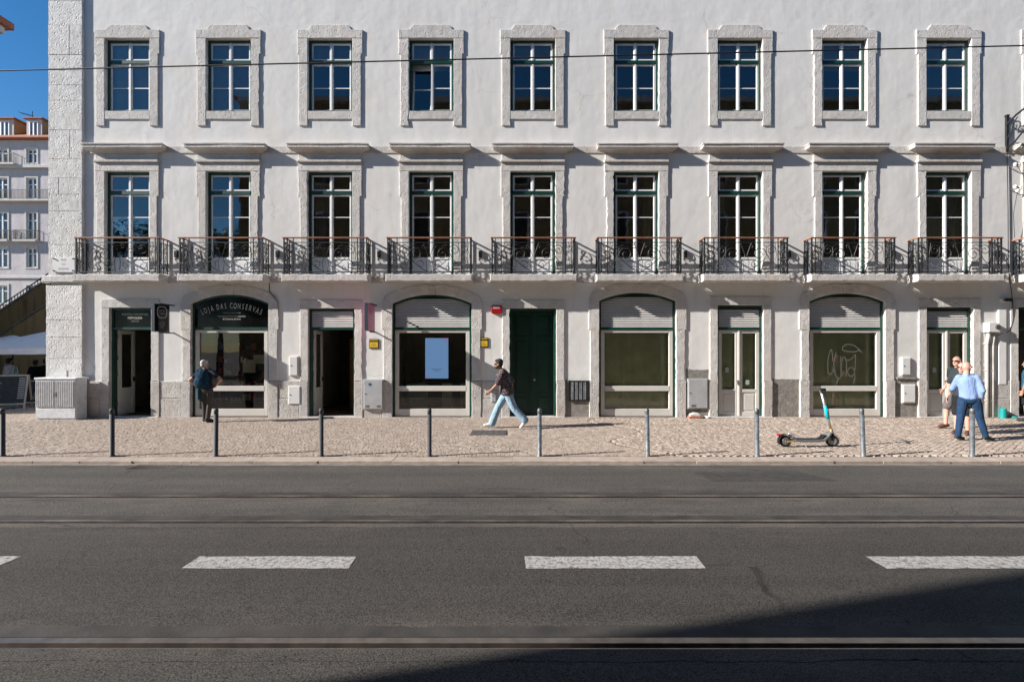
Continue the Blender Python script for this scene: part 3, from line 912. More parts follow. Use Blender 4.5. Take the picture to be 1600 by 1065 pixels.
def arch_front(i, louvre=True, backing=None):
    a, b, cpy, spy = ARCHES[i]
    cx = (PX(a)+PX(b))/2; hw = (PX(b)-PX(a))/2
    crown, spring = PZ(cpy), PZ(spy)
    Rr, zc, ang, top = arc_pts(hw, spring, crown)
    g = .062
    inner = [((Rr-g)*p[0]/Rr, zc+(p[1]-zc)*(Rr-g)/Rr) for p in top]
    inner = [p for p in inner if abs(p[0]) < hw-g]
    m = MB()
    # green frame: arched band plus stiles
    n = len(top)
    outl = [(hw, -.03)] + top + [(-hw, -.03)]
    inl = [(hw-g, -.03)] + [(hw-g, zc+math.sqrt((Rr-g)**2-(hw-g)**2))] + inner + [(-hw+g, zc+math.sqrt((Rr-g)**2-(hw-g)**2))] + [(-hw+g, -.03)]
    def band(o_, i_, y0, y1):
        k = max(len(o_), len(i_))
        def resample(p, k):
            L = [0]
            for q in range(1, len(p)): L.append(L[-1]+math.dist(p[q], p[q-1]))
            out = []
            for t in range(k):
                d_ = L[-1]*t/(k-1); q = 1
                while q < len(p)-1 and L[q] < d_: q += 1
                f_ = (d_-L[q-1])/max(1e-9, L[q]-L[q-1])
                out.append((p[q-1][0]+(p[q][0]-p[q-1][0])*f_, p[q-1][1]+(p[q][1]-p[q-1][1])*f_))
            return out
        oo, ii = resample(o_, k), resample(i_, k)
        vs = [(p[0], y0, p[1]) for p in oo] + [(p[0], y0, p[1]) for p in ii] + [(p[0], y1, p[1]) for p in oo] + [(p[0], y1, p[1]) for p in ii]
        fs = []
        for q in range(k-1):
            fs += [(q, q+1, k+q+1, k+q), (k+q, k+q+1, 3*k+q+1, 3*k+q), (2*k+q, 2*k+q+1, q+1, q)]
        m.add(vs, fs)
    band([(hw, -.03), (hw, spring)], [(hw-g, -.03), (hw-g, spring)], .06, .2)
    band([(-hw, spring), (-hw, -.03)], [(-hw+g, spring), (-hw+g, -.03)], .06, .2)
    tin = [(p[0]*(hw-g)/hw, zc+(Rr-g)*math.sqrt(max(0, 1-(p[0]*(hw-g)/hw/(Rr-g))**2))) for p in top]
    band(top, tin, .06, .2)
    zt0, zt1 = PZ(515), PZ(511)
    m.cbox(-hw+g, hw-g, .052, .2, zt0, zt1, .006)
    sf = m.build('shopfront', M['green'], bld, (cx, 0, 0))
    # stone surround with arched head and keystone
    outer = hw+.265
    stone_jambs(sf, hw, PZ(515), outer, seed=i*31)
    Ro = Rr+.30
    xo = outer+.045
    oz = zc+math.sqrt(max(.01, Ro*Ro-(hw+.12)**2))
    nn = 10
    for s in (-1, 1):
        arc_in = [(Rr*math.sin(ang*(1-q/nn)*1.0), zc+Rr*math.cos(ang*(1-q/nn))) for q in range(nn+1)]
        arc_in = [p for p in arc_in if p[0] >= .11]
        xk = .11
        arc_in.append((xk, zc+math.sqrt(Rr*Rr-xk*xk)))
        ao = ang*1.08
        arc_out = [(Ro*math.sin(ao*q/nn), zc+Ro*math.cos(ao*q/nn)) for q in range(nn+1)]
        arc_out = [(xk, zc+math.sqrt(Ro*Ro-xk*xk))] + [p for p in arc_out if p[0] > xk+.05]
        pts = [(hw, PZ(515)+.004), (xo, PZ(515)+.004), (xo, spring+.03)]
        pts += [p for p in arc_out[::-1] if p[0] < xo-.01]
        pts += [(xk, zc+math.sqrt(Rr*Rr-xk*xk))] + [p for p in arc_in[::-1] if p[0] > xk+.02]
        # counter-clockwise for the right half: up the outside, over the top to the key, back along the opening
        if s < 0: pts = [(-p, q) for p, q in pts][::-1]
        MB().prism(pts, -.033, .22, .006).build('arch_stone', M['stone'], sf)
    kz = zc+math.sqrt(Rr*Rr-.01)
    MB().prism([(-.10, kz), (.10, kz), (.125, crown+.26), (-.125, crown+.26)], -.05, .22, .008).build('keystone', M['stone'], sf)
    # beige glazed frame
    f = MB(); zt = zt0
    fw = .115
    f.frame(-hw+g+.002, hw-g-.002, .03, zt-.002, fw, .075, .17, wt=.085, wb=.22, b=.006)
    f.cbox(-hw+g+fw, hw-g-fw, .07, .165, PZ(611), PZ(603), .006)
    ff = f.build('glazing_frame', M['beige'], sf)
    for z0, z1 in ((PZ(603), zt-.087), (.25, PZ(611))):
        MB().quad((-hw+g+fw, .13, z0), (hw-g-fw, .13, z0), (hw-g-fw, .13, z1), (-hw+g+fw, .13, z1)).build('pane', M['shopglass'], sf, recalc=False)
    if louvre:
        def hwz(z):
            if z <= zc+math.sqrt((Rr-g)**2-(hw-g)**2): return hw-g-.012
            return min(hw-g-.012, math.sqrt(max(0, (Rr-g+.015)**2-(z-zc)**2)))
        slat_run(sf, hwz, zt1+.01, crown-g-.02, .054)
        arcb = [(p[0]*.985, p[1]-.012) for p in tin]
        MB().prism([(hw-g-.01, zt1)] + arcb + [(-hw+g+.01, zt1)], .15, .18).build('louvre_back', M['dark'], sf)
    if backing:
        bm_ = MB()
        xs_ = [-hw+.1, -.36*hw, -.02, .48*hw, hw-.1]
        for q in range(4):
            yy = .30+.02*(q % 2)
            n_ = 8
            for t in range(n_):
                xa = xs_[q]+(xs_[q+1]-xs_[q])*t/n_ - (.01 if t == 0 else 0); xb = xs_[q]+(xs_[q+1]-xs_[q])*(t+1)/n_ + (.01 if t == n_-1 else 0)
                ya = yy+.012*math.sin(t*1.7+q); yb = yy+.012*math.sin((t+1)*1.7+q)
                bm_.quad((xa, ya, .05), (xb, yb, .05), (xb, yb, zt-.03), (xa, ya, zt-.03))
        bm_.build('backing_paper', M['paper'], sf, recalc=False)
    return sf, cx, hw, zt1, crown, Rr, zc, tin
SF = {}
for i in ARCHES: SF[i] = arch_front(i, louvre=(i != 1), backing=(i in (5, 7)))
# black fascia with the shop's name in the second bay
sf, cx, hw, zt1, crown, Rr, zc, tin = SF[1]
MB().prism([(hw-.064, zt1)] + [(p[0]*.995, p[1]-.004) for p in tin] + [(-hw+.064, zt1)], .085, .12).build('fascia', M['signblack'], sf)
word = 'LOJA DAS CONSERVAS'
adv = {'L': .8, 'O': 1.0, 'J': .72, 'A': .95, ' ': .5, 'D': 1.0, 'S': .9, 'C': .95, 'N': 1.02, 'E': .86, 'R': .96, 'V': .95}
tot = sum(adv[c] for c in word)
Ra = 2.15; zca = PZ(477.5)-Ra; k = 1.93/tot/Ra; acc = 0.0
for c in word:
    mid_ = acc+adv[c]/2; acc += adv[c]
    if c == ' ': continue
    th = (mid_-tot/2)*k
    txt(c, .235, Ra*math.sin(th), zca+Ra*math.cos(th), .081, sf, M['signtext'], sx=.52, roty=-th, name='letter')
MB().box(-.27, .27, .081, .084, PZ(488.7), PZ(488.2)).build('rule', M['signtextdim'], sf)
txt('Associação Nacional dos Industriais', .068, 0, PZ(493.7), .081, sf, M['signtext'], sx=.86)
txt('de Conservas de Peixe', .068, 0, PZ(498), .081, sf, M['signtext'], sx=.86)
# inside that shop: shelves with tins, posters on the glass
sh = thing('shop_shelf', 'dark shelf unit with rows of small boxes inside the tinned fish shop', 'shelf', (cx+.1, 1.6, 0))
MB().box(-1.5, 1.5, .25, .3, 0, 2.4).build('back_board', M['dark'], sh)
rn = random.Random(8)
M['tinA'] = simple('box_cream', (.45, .42, .33), .6, objrand=.4); M['tinB'] = simple('box_blue', (.05, .14, .28), .6, objrand=.4); M['tinC'] = simple('box_red', (.28, .05, .04), .6, objrand=.4)
for r_ in range(5):
    z = .35+r_*.42
    MB().box(-1.5, 1.5, 0, .25, z-.025, z).build('shelf_board', M['dark'], sh)
    x = -1.45
    while x < 1.4:
        w_ = rn.uniform(.07, .18); h_ = rn.uniform(.08, .26)
        if rn.random() < .75: MB().box(x, x+w_, .03, .2, z, z+h_).build('box', M[rn.choice(['tinA', 'tinB', 'tinC'])], sh)
        x += w_+.03
def card(name, label, x0, x1, z0, z1, y, mat, th=.004):
    o_ = MB().cbox(x0, x1, y, y+th, z0, z1, .001).build(name, mat, origin=((x0+x1)/2, y, z0), loc=((x0+x1)/2, y, z0))
    return tag(o_, label, 'notice')
M['notice'] = simple('notice_paper', (.62, .60, .52), .8); M['noticegreen'] = simple('notice_olive', (.30, .36, .20), .8)
card('notice_sheet', 'large pale paper notice hung inside the glass of the tinned fish shop', PX(379, .2), PX(399, .2), PZ(582, .2), PZ(562, .2), .2, M['notice'])
card('notice_sheet', 'olive green panel in the upper left corner of the tinned fish shop window', PX(312, .25), PX(336, .25), PZ(539, .25), PZ(517, .25), .25, M['noticegreen'])
card('notice_sheet', 'pale sheet at the right edge of the tinned fish shop window', PX(396, .3), PX(413, .3), PZ(568, .3), PZ(554, .3), .3, M['notice'])
# display screen in the fourth bay
sc = thing('display_screen', 'tall pale blue lit display screen hung in the arched shop window', 'screen', (PX(682.5, .35), .35, PZ(591, .35)))
sw, shh = PX(700.5, .35)-PX(664.5, .35), PZ(528, .35)-PZ(591, .35)
MB().cbox(-sw/2-.012, sw/2+.012, .0, .05, -.012, shh+.012, .004).build('casing', M['black'], sc)
M['screen'] = emit_mat('screen_glow', (.18, .33, .62), .42); M['screenpink'] = emit_mat('screen_pink', (.30, .27, .55), .40)
M['screentext'] = emit_mat('screen_text', (.08, .16, .33), .3)
MB().quad((-sw/2, -.003, 0), (sw/2, -.003, 0), (sw/2, -.003, shh), (-sw/2, -.003, shh)).build('panel', M['screen'], sc, recalc=False)
MB().add([(sw/2, -.005, shh), (sw/2-.22, -.005, shh), (sw/2-.12, -.005, shh-.09), (sw/2, -.005, shh-.16)], [(0, 1, 2, 3)]).build('corner_graphic', M['screenpink'], sc, recalc=False)
MB().add([(-sw/2, -.005, 0), (-sw/2+.2, -.005, 0), (-sw/2+.1, -.005, .05), (-sw/2, -.005, .12)], [(0, 1, 2, 3)]).build('corner_graphic', M['screenpink'], sc, recalc=False)
for q, (w_, z_) in enumerate(((.34, .29), (.26, .25), (.13, .21))):
    MB().quad((-w_/2, -.006, z_), (w_/2, -.006, z_), (w_/2, -.006, z_+.012), (-w_/2, -.006, z_+.012)).build('text_line', M['screentext'], sc, recalc=False)
# counter and lamps inside that shop
ct = thing('shop_counter', 'low pale green counter standing inside the arched shop with the screen', 'counter', (PX(676), 1.2, 0))
M['counter'] = simple('counter_green', (.16, .27, .16), .6, var=.1); M['counterb'] = simple('counter_beige', (.42, .36, .24), .6)
for q, (a_, b_, mt) in enumerate(((-1.0, -.35, 'counter'), (-.35, .1, 'dark'), (.1, .45, 'counterb'), (.45, .7, 'dark'), (.7, 1.0, 'counterb'))):
    MB().cbox(a_+.005, b_-.005, 0, .5, 0, .95, .005).build('front_panel', M[mt], ct)
MB().box(-1.05, 1.05, -.05, .55, .95, 1.0).build('counter_top', M['dark'], ct)
# graffiti on the eighth bay's glass: flat print, drawn as thin strokes
def gp(u, v): return (PX(1280+u/8.52), PZ(515+v/8.52))
strokes = [[(215,420),(213,330),(200,255),(180,280),(150,400),(150,480),(155,595),(190,590),(235,545),(205,505)],
           [(265,300),(240,370),(228,470),(240,570),(270,645),(300,640)],
           [(322,350),(330,450),(328,540),(330,620)], [(345,420),(350,370),(375,355),(395,400),(405,480),(398,560),(395,630)],
           [(400,405),(440,408),(490,370),(530,315),(520,400),(515,510),(512,600)],
           [(512,550),(490,505),(455,500),(420,530),(415,570),(440,615),(475,625),(505,600),(512,550)],
           [(600,300),(575,270),(520,295),(420,290),(345,270),(345,235),(380,200),(430,190),(500,205),(550,240),(600,290)],
           [(290,650),(270,725)], [(520,620),(495,720)]]
M['scrawl'] = simple('scratched_scrawl', (.17, .165, .15), .8)
m = MB()
for st in strokes:
    st = [gp(*q) for q in st]
    # smooth the stroke
    for _ in range(2):
        st = [st[0]] + [q for a_, b_ in zip(st[:-1], st[1:]) for q in ((a_[0]*.75+b_[0]*.25, a_[1]*.75+b_[1]*.25), (a_[0]*.25+b_[0]*.75, a_[1]*.25+b_[1]*.75))] + [st[-1]]
    for k_ in range(len(st)):
        a_, b_ = st[max(0, k_-1)], st[min(len(st)-1, k_+1)]
        dx, dz = b_[0]-a_[0], b_[1]-a_[1]; L = math.hypot(dx, dz) or 1
        w_ = .010
        m.v += [(st[k_][0]-dz/L*w_, .124, st[k_][1]+dx/L*w_), (st[k_][0]+dz/L*w_, .124, st[k_][1]-dx/L*w_)]
        if k_: b0 = len(m.v)-4; m.f.append((b0, b0+1, b0+3, b0+2)); m.m.append(0)
m.v = [(v[0]-SF[7][1], v[1], v[2]) for v in m.v]
m.build('scrawl', M['scrawl'], SF[7][0], recalc=False)

# ---- doors
def door_bay(i, kind):
    a, b, tpy = DOORS[i]
    cx = (PX(a)+PX(b))/2; hw = (PX(b)-PX(a))/2; top = PZ(tpy)
    g = .06
    dm = MB().frame(-hw, hw, -.02, top, g, .06, .2, wb=0)
    if kind != 'solid': dm.cbox(-hw+g, hw-g, .052, .2, PZ(515), PZ(511), .005)
    d = dm.build('door', M['green'], bld, (cx, 0, 0))
    stone_jambs(d, hw, top, hw+.24, seed=i*13+3)
    rstone(d, 'lintel_stone', [(-hw-.24, top+.004), (hw+.24, top+.004), (hw+.24, top+.26), (-hw-.24, top+.26)], -.036, .22, .007, seed=i*13+4, amp=.005)
    MB().cbox(-hw-.25, hw+.25, -.10, .2, -.06, .035, .012).build('door_sill', M['plinth'], d)
    return d, cx, hw, top, g
def leaf(parent, x0, x1, z0, z1, y=.09, glass_z=None, lock=None):
    w = .105
    m = MB().frame(x0, x1, z0, z1, w, y, y+.05, wt=.1, wb=.12, b=.006)
    zp = z0+.80
    m.cbox(x0+w, x1-w, y, y+.05, zp-.09, zp, .006)
    m.box(x0+w, x1-w, y+.02, y+.04, z0+.12, zp-.09)
    m.cbox(x0+w+.05, x1-w-.05, y+.01, y+.022, z0+.17, zp-.14, .008)
    lf = m.build('door_leaf', M['beige'], parent)
    MB().quad((x0+w, y+.03, zp), (x1-w, y+.03, zp), (x1-w, y+.03, z1-.1), (x0+w, y+.03, z1-.1)).build('pane', M['shopglass'], parent, recalc=False)
    return lf
for i in (6, 8):
    d, cx, hw, top, g = door_bay(i, 'glazed')
    slat_run(d, lambda z: hw-g-.012, PZ(511)+.012, top-g-.01, .054)
    MB().box(-hw+g, hw-g, .15, .18, PZ(511), top-g).build('louvre_back', M['dark'], d)
    leaf(d, -hw+g+.003, -.004, .04, PZ(515)-.003); leaf(d, .004, hw-g-.003, .04, PZ(515)-.003)
    MB().cbox(-.03, .03, .07, .09, .04, PZ(515)-.003, .008).build('cover_strip', M['beige'], d)
    h = MB(); h.box(-.055, -.04, .045, .07, .98, 1.12); h.tube([(-.048, .05, 1.08), (-.1, .045, 1.08)], .009)
    h.build('door_handle', M['steel'], d)
    MB().box(-hw+g, hw-g, .24, .26, .04, PZ(515)).build('backing_paper', M['paper'], d)
    M['sticker'] = simple('pale_green_sticker', (.33, .42, .34), .7)
    MB().box(-.40, -.29, .112, .114, 1.35, 1.5).build('sticker', M['sticker'], d)
    MB().box(.22, .33, .112, .114, .98, 1.12).build('sticker', M['sticker'], d)
# open doors: first and third bay
def open_leaf(parent, hx, z0, z1, w=.6, pane_mat=None):
    "leaf folded back 90 degrees into the room, hinged at x = hx"
    t = .045; y0 = .19; s = .11
    m = MB()
    m.box(hx, hx+t, y0, y0+s, z0, z1); m.box(hx, hx+t, y0+w-s, y0+w, z0, z1)
    m.box(hx, hx+t, y0+s, y0+w-s, z0, z0+.13); m.box(hx, hx+t, y0+s, y0+w-s, z1-.11, z1); m.box(hx, hx+t, y0+s, y0+w-s, z0+.72, z0+.82)
    m.box(hx+.012, hx+t-.012, y0+s, y0+w-s, z0+.13, z0+.72)
    lf = m.build('open_leaf', M['beige'], parent)
    MB().quad((hx+t/2, y0+s, z0+.82), (hx+t/2, y0+w-s, z0+.82), (hx+t/2, y0+w-s, z1-.11), (hx+t/2, y0+s, z1-.11)).build('pane', M['shopglass'], parent, recalc=False)
    h = MB()
    for z in (z0+.3, (z0+z1)/2-.1, (z0+z1)/2+.4, z1-.25): h.box(hx-.012, hx+.03, y0-.03, y0, z, z+.1)
    h.build('hinge', M['steel'], parent)
    MB().box(hx+t, hx+t+.03, y0+w-.08, y0+w-.03, z0+1.0, z0+1.13).build('door_handle', M['black'], parent)
d, cx, hw, top, g = door_bay(0, 'sign')
MB().box(-hw+g, hw-g, .085, .13, PZ(511)+.001, top-g).build('fascia', M['signblack'], d)
txt('INDÚSTRIA CONSERVEIRA', .084, .06, PZ(491), .081, d, M['signtext'], sx=.80)
txt('PORTUGUESA', .092, .06, PZ(496.5), .081, d, M['signtext'], sx=.76)
txt('DESDE 1853', .050, .06, PZ(501.5), .081, d, M['signtextdim'], sx=.9)
open_leaf(d, -hw+g+.005, .05, PZ(515)-.01, .62)
d1 = d
d, cx, hw, top, g = door_bay(2, 'louvre')
slat_run(d, lambda z: hw-g-.012, PZ(511)+.012, top-g-.01, .054)
MB().box(-hw+g, hw-g, .15, .18, PZ(511), top-g).build('louvre_back', M['dark'], d)
open_leaf(d, -hw+g+.005, .05, PZ(515)-.01, .62)
M['floorwood'] = simple('wood_floor', (.16, .085, .05), .6, var=.3, vs=6)
MB().box(-hw, hw, .26, 3.5, -.02, .012).build('floor_board', M['floorwood'], d)
MB().box(-hw-.2, hw+.8, 3.2, 3.3, .0, 3.2).build('inner_wall', M['dark'], d)
MB().box(-hw+.7, hw-.02, 1.6, 1.7, .0, 2.4).build('inner_door', M['floorwood'], d)
# dark wall with round emblem seen through the first door
MB().box(-.1, .62, 1.3, 1.35, .7, 2.6).build('inner_board', M['signblack'], d1)
MB().box(-.1, .62, 1.28, 1.36, .0, .69).build('inner_counter', M['room'], d1)
em = MB()
n_ = 20
for q in range(n_):
    a0, a1 = 2*math.pi*q/n_, 2*math.pi*(q+.85)/n_
    em.add([(.13+r__*math.cos(a_), 1.29, 2.05+r__*math.sin(a_)) for r__, a_ in ((.15, a0), (.15, a1), (.18, a1), (.18, a0))], [(0, 1, 2, 3)])
em.build('round_emblem', M['signtextdim'], d1, recalc=False)
# solid double door of the fifth bay
d, cx, hw, top, g = door_bay(4, 'solid')
g = .03
for s in (-1, 1):
    x0, x1 = (-hw+g, -.004) if s < 0 else (.004, hw-g)
    m = MB().box(x0, x1, .33, .37, .03, top-g)
    m.frame(x0, x1, .03, top-g, .09, .305, .33, b=.008)
    for z0, z1 in ((.16, .62), (.76, 2.35), (2.48, top-.16)):
        m.cbox(x0+.15, x1-.15, .312, .331, z0+.04, z1-.04, .014)
        m.cbox(x0+.09, x1-.09, .308, .331, z1, z1+.1, .008)
    m.build('door_leaf', M['doorgreen'], d)
MB().cbox(-.03, .03, .288, .305, .03, top-g, .008).build('cover_strip', M['doorgreen'], d)
for s in (-1, 1): MB().box(s*(hw-.002), s*(hw+.1), .222, .38, .0, top).build('reveal_board', M['doorgreen'], d)
MB().box(-hw+.01, hw-.01, .222, .38, top-.028, top+.1).build('reveal_board', M['doorgreen'], d)
kb = MB().lathe([(.012, 0), (.012, .03), (.032, .04), (.036, .06), (.02, .075)], 12, (.05, .03, 1.12), 'y')
M['brass'] = simple('worn_brass', (.62, .58, .50), .35, .7)
for v in range(len(kb.v)): x_, y_, z_ = kb.v[v]; kb.v[v] = (x_, .03+.305-y_, z_)
kb.build('door_knob', M['brass'], d, smooth=True)
# half-seen dark doorway at the right edge
d, cx, hw, top, g = door_bay(9, 'open')
MB().box(-hw, hw, 1.0, 1.05, 0, top).build('inner_wall', M['dark'], d)
# ---- plinth stones and bare cement bays between the openings
spans = []
def opening_edges():
    e = []
    for i in range(10):
        if i in DOORS: a, b, _ = DOORS[i]; e.append((PX(a)-.27, PX(b)+.27))
        else: a, b, _, _ = ARCHES[i]; e.append((PX(a)-.295, PX(b)+.295))
    return e
E_ = opening_edges()
gaps = [(PX(132)+.003, E_[0][0])] + [(E_[k][1], E_[k+1][0]) for k in range(9)]
for k, (a, b) in enumerate(gaps):
    a += .003; b -= .003
    if b-a < .04: continue
    if k in (5, 6, 7, 8):
        rn = random.Random(k)
        topz = PZ({5: 594, 6: 577, 7: 592, 8: 592}[k])
        MB().prism(rough_poly([(a, -.05), (b, -.05), (b, topz), (a, topz+.02)], .1, .02, rn), -.004 if k != 5 else -.006, .05, .002).build('cement_patch', M['cement'], bld)
    else:
        rstone(bld, 'plinth_stone', [(a, -.05), (b, -.05), (b, PZ(622)-.002), (a, PZ(622)-.002)], -.04, .1, .010, 'plinth', .008, k+300)
        rstone(bld, 'plinth_stone', [(a, PZ(622)+.002), (b, PZ(622)+.002), (b, PZ(595)), (a, PZ(595))], -.036, .1, .010, 'plinth', .006, k+320)
# pilaster strip at the right edge
rstone(bld, 'pilaster_strip', [(PX(1558), 1.0), (PX(1570), 1.0), (PX(1570), PZ(484)), (PX(1558), PZ(484))], -.05, .1, .006, 'plaster', .003, 9)

# ================================================================ THINGS ON AND BY THE WALL
# street name plaque
p = thing('street_plaque', 'white marble street name plaque pinned on the stone corner pilaster', 'plaque', (PX(100, -.1), -.085, PZ(426)))
MB().cbox(-.33, .33, -.025, -.002, 0, .44, .006).build('slab', M['marble'], p)
for x_ in (-.29, .29):
    for z_ in (.04, .40):
        MB().lathe([(.022, 0), (.018, .03)], 8, (x_, -.055, z_), 'y').build('pin', M['black'], p)
txt('RUA', .10, 0, .365, -.027, p, M['engrave'], sx=.8); txt('DO', .09, 0, .235, -.027, p, M['engrave'], sx=.8); txt('ARSENAL', .10, 0, .095, -.027, p, M['engrave'], sx=.8)
# hanging signs
def hang_sign(name, label, X, y0, y1, z0, z1, mface):
    h = thing(name, label, 'sign', (X, 0, z0))
    t = .035; H = z1-z0
    MB().box(-t, t, y0, y1, 0, H).build('board', mface, h)
    e = MB(); e.box(-t-.008, t+.008, y0-.012, y0+.012, -.012, H+.012); e.box(-t-.008, t+.008, y0+.012, y1, H, H+.014); e.box(-t-.008, t+.008, y0+.012, y1, -.014, 0)
    e.build('edge_frame', M['signedge'], h)
    for zz in (H+.03, -.03): MB().box(-.02, .02, y1-.35, -.0, zz-.016, zz+.016).build('bracket_arm', M['black'], h)
    return h, t, H
M['signedge'] = simple('sign_edge', (.03, .045, .065), .5)
h, t, H = hang_sign('hanging_sign', 'black hanging shop sign with pale octagonal badge beside the first door', PX(272), -.84, -.24, 2.56, 3.33, M['signblack'])
rg = MB(); cy = -.54; cz = H*.72
pts_o = [(.20, .09), (.12, .17), (-.12, .17), (-.20, .09), (-.20, -.09), (-.12, -.17), (.12, -.17), (.20, -.09)]
for q in range(8):
    a_, b_ = pts_o[q], pts_o[(q+1) % 8]
    rg.quad((t+.002, cy+a_[0], cz+a_[1]), (t+.002, cy+b_[0], cz+b_[1]), (t+.002, cy+b_[0]*.84, cz+b_[1]*.84), (t+.002, cy+a_[0]*.84, cz+a_[1]*.84))
rg.build('badge_ring', M['signtextdim'], h, recalc=False)
txt('LOJA DAS', .07, 0, cz+.05, cy, h, M['signtextdim'], sx=.8, side=t+.002); txt('CONSERVAS', .07, 0, cz-.04, cy, h, M['signtextdim'], sx=.72, side=t+.002)
for q, w_ in enumerate((.20, .24, .16, .10)):
    MB().box(t, t+.002, cy-w_/2, cy+w_/2, H*.32-q*.05, H*.32-q*.05+.022).build('small_print', simple('small_print%d' % q, (.10, .095, .09), .6), h)
h, t, H = hang_sign('hanging_sign', 'pink hanging sign with dark edge above the third doorway', PX(588), -1.0, -.27, 2.58, 3.33, M['pink'])
M['pinkdark'] = simple('pink_print', (.38, .09, .17), .5)
for q, yy in enumerate((-.8, -.7, -.6, -.5)):
    MB().box(t, t+.002, yy-.02, yy+.02, H*.62, H*.9-.04*(q % 2)).build('print_mark', M['pinkdark'], h)
# yellow alarm signs and red sign
for px, py, lab in ((584.5, 544.5, 'small yellow and black alarm notice between the pink sign and the arched window'), (755.5, 542.5, 'small yellow and black alarm notice under the red sign')):
    s_ = thing('alarm_notice', lab, 'sign', (PX(px), 0, PZ(py)), group='alarm notices')
    MB().cbox(-.14, .14, -.022, -.001, 0, .29, .004).build('plate', M['black'], s_)
    MB().quad((-.12, -.024, .03), (.12, -.024, .03), (.12, -.024, .20), (-.12, -.024, .20)).build('yellow_field', M['yellow'], s_, recalc=False)
    MB().quad((-.12, -.024, .245), (.12, -.024, .245), (.12, -.024, .27), (-.12, -.024, .27)).build('header_bar', M['yellow'], s_, recalc=False)
    for q in range(3): MB().box(-.09+.02*q, .09-.03*q, -.026, -.024, .06+q*.045, .07+q*.045).build('print_mark', M['tarnish'], s_)
s_ = thing('red_sign', 'small red box sign with pale lettering left of the green door', 'sign', (PX(776), 0, PZ(490.5)))
MB().prism([(-.155, .03), (-.08, .0), (.1, .0), (.155, .03), (.155, .245), (-.155, .245)], -.07, -.001, .01).build('casing', M['red'], s_)
for q in range(6): MB().box(-.105+q*.034, -.105+q*.034+.022, -.073, -.070, .155, .20).build('letter_stroke', M['signtext'], s_)
# meter boxes and cabinets
def wall_box(name, label, px0, px1, py0, py1, depth, mat, group=None, extra=None):
    x0, x1, z0, z1 = PX(px0), PX(px1), PZ(py1), PZ(py0)
    b_ = thing(name, label, 'box', ((x0+x1)/2, 0, z0), group)
    w_ = (x1-x0)/2; H_ = z1-z0
    MB().cbox(-w_, w_, -depth, .0, 0, H_, .008).build('housing', mat, b_)
    MB().cbox(-w_+.025, w_-.025, -depth-.014, -depth+.001, .025, H_-.025, .006).build('door', mat, b_)
    MB().lathe([(.016, 0), (.016, .01)], 8, (-w_+.07, -depth-.024, H_*.52), 'y').build('lock', M['black'], b_)
    return b_, w_, H_, depth
wall_box('meter_box', 'small white meter box on the plaster above the plinth left of the third door', 453, 467, 556, 587, .05, M['whiteplastic'])
wall_box('meter_box', 'square white cover on the stone plinth left of the third door', 451.5, 471, 602, 631.5, .058, M['whiteplastic'])
b_, w_, H_, dp = wall_box('gas_cabinet', 'grey wall cabinet with blue round sticker right of the third door', 569.5, 600, 592, 639, .11, M['grey_metal'])
M['sticker_blue'] = simple('blue_sticker', (.03, .10, .2), .5)
MB().lathe([(.045, 0), (.045, .003)], 14, (-w_+.2, -dp-.018, H_-.15), 'y').build('sticker', M['sticker_blue'], b_)
for s in (-1, 1):
    for q in range(3): MB().box(s*.17-.06, s*.17+.06, -dp-.018, -dp-.013, .07+q*.025, .08+q*.025).build('vent_slot', M['black'], b_)
b_, w_, H_, dp = wall_box('gas_cabinet', 'pale grey wall cabinet above the broken brick', 1073.5, 1105, 591, 638, .06, M['grey_metal'])
for q in range(3): MB().box(-.2, -.06, -dp-.018, -dp-.013, .06+q*.025, .07+q*.025).build('vent_slot', M['black'], b_)
g_ = thing('vent_grille', 'corrugated metal grille in a black frame right of the green door', 'grille', (PX(904), 0, PZ(626)))
MB().frame(-.31, .31, 0, .61, .035, -.06, 0, b=.004).build('frame', M['black'], g_)
for q in range(13):
    xx = -.27+q*.0417
    MB().prism([(xx, .036), (xx+.036, .036), (xx+.036, .574), (xx, .574)], -.045 - .008*(q % 3), -.005, .008).build('slat', M['galv'], g_)
wall_box('meter_box', 'small white meter box near the right end above the ledge', 1406.5, 1421, 558, 586, .05, M['whiteplastic'])
wall_box('meter_box', 'white cover in the bare cement recess near the right end', 1408, 1428.5, 600, 629, .05, M['whiteplastic'])
MB().cbox(PX(1400), PX(1432), -.05, .03, PZ(592), PZ(589), .006).build('ledge_strip', M['cement'], bld)
wall_box('intercom_box', 'small pale intercom box low on the plinth behind the walking man', 767, 776, 608, 628, .055, M['grey_metal'])
# electrical junction box with conduits at the right
j_ = thing('junction_box', 'cream junction box with round gauge above the conduits by the last door', 'box', (PX(1544), 0, PZ(519)))
MB().cbox(-.17, .17, -.2, 0, 0, .28, .01).build('housing', M['whiteplastic'], j_)
MB().lathe([(.07, 0), (.07, .04), (.05, .05)], 14, (.07, -.245, .15), 'y').build('gauge', M['tarnish'], j_)
for px, r_, lab in ((1539.5, .045, 'thick pale conduit pipe, leftmost of the three under the junction box'), (1545, .02, 'thin grey conduit pipe, middle of the three under the junction box'), (1549, .03, 'grey conduit pipe, rightmost of the three under the junction box')):
    x_ = PX(px)
    c_ = MB().tube([(0, -.05, 0), (0, -.05, 1.3), (0, -.05, PZ(532)-.1), (.01, -.09, PZ(520))], r_, 8).build('conduit_pipe', M['conduit'], loc=(x_, 0, 0), smooth=True)
    tag(c_, lab, 'pipe', 'conduit pipes')
    q_ = MB()
    for z_ in (.5, 1.4, 2.2): q_.box(-r_-.02, r_+.02, -.06-r_*.3, 0, z_, z_+.03)
    q_.build('clip', M['conduit'], c_)
k_ = thing('security_camera', 'pair of small dark camera eyes on a white wall mount', 'camera', (PX(1569), 0, PZ(470)))
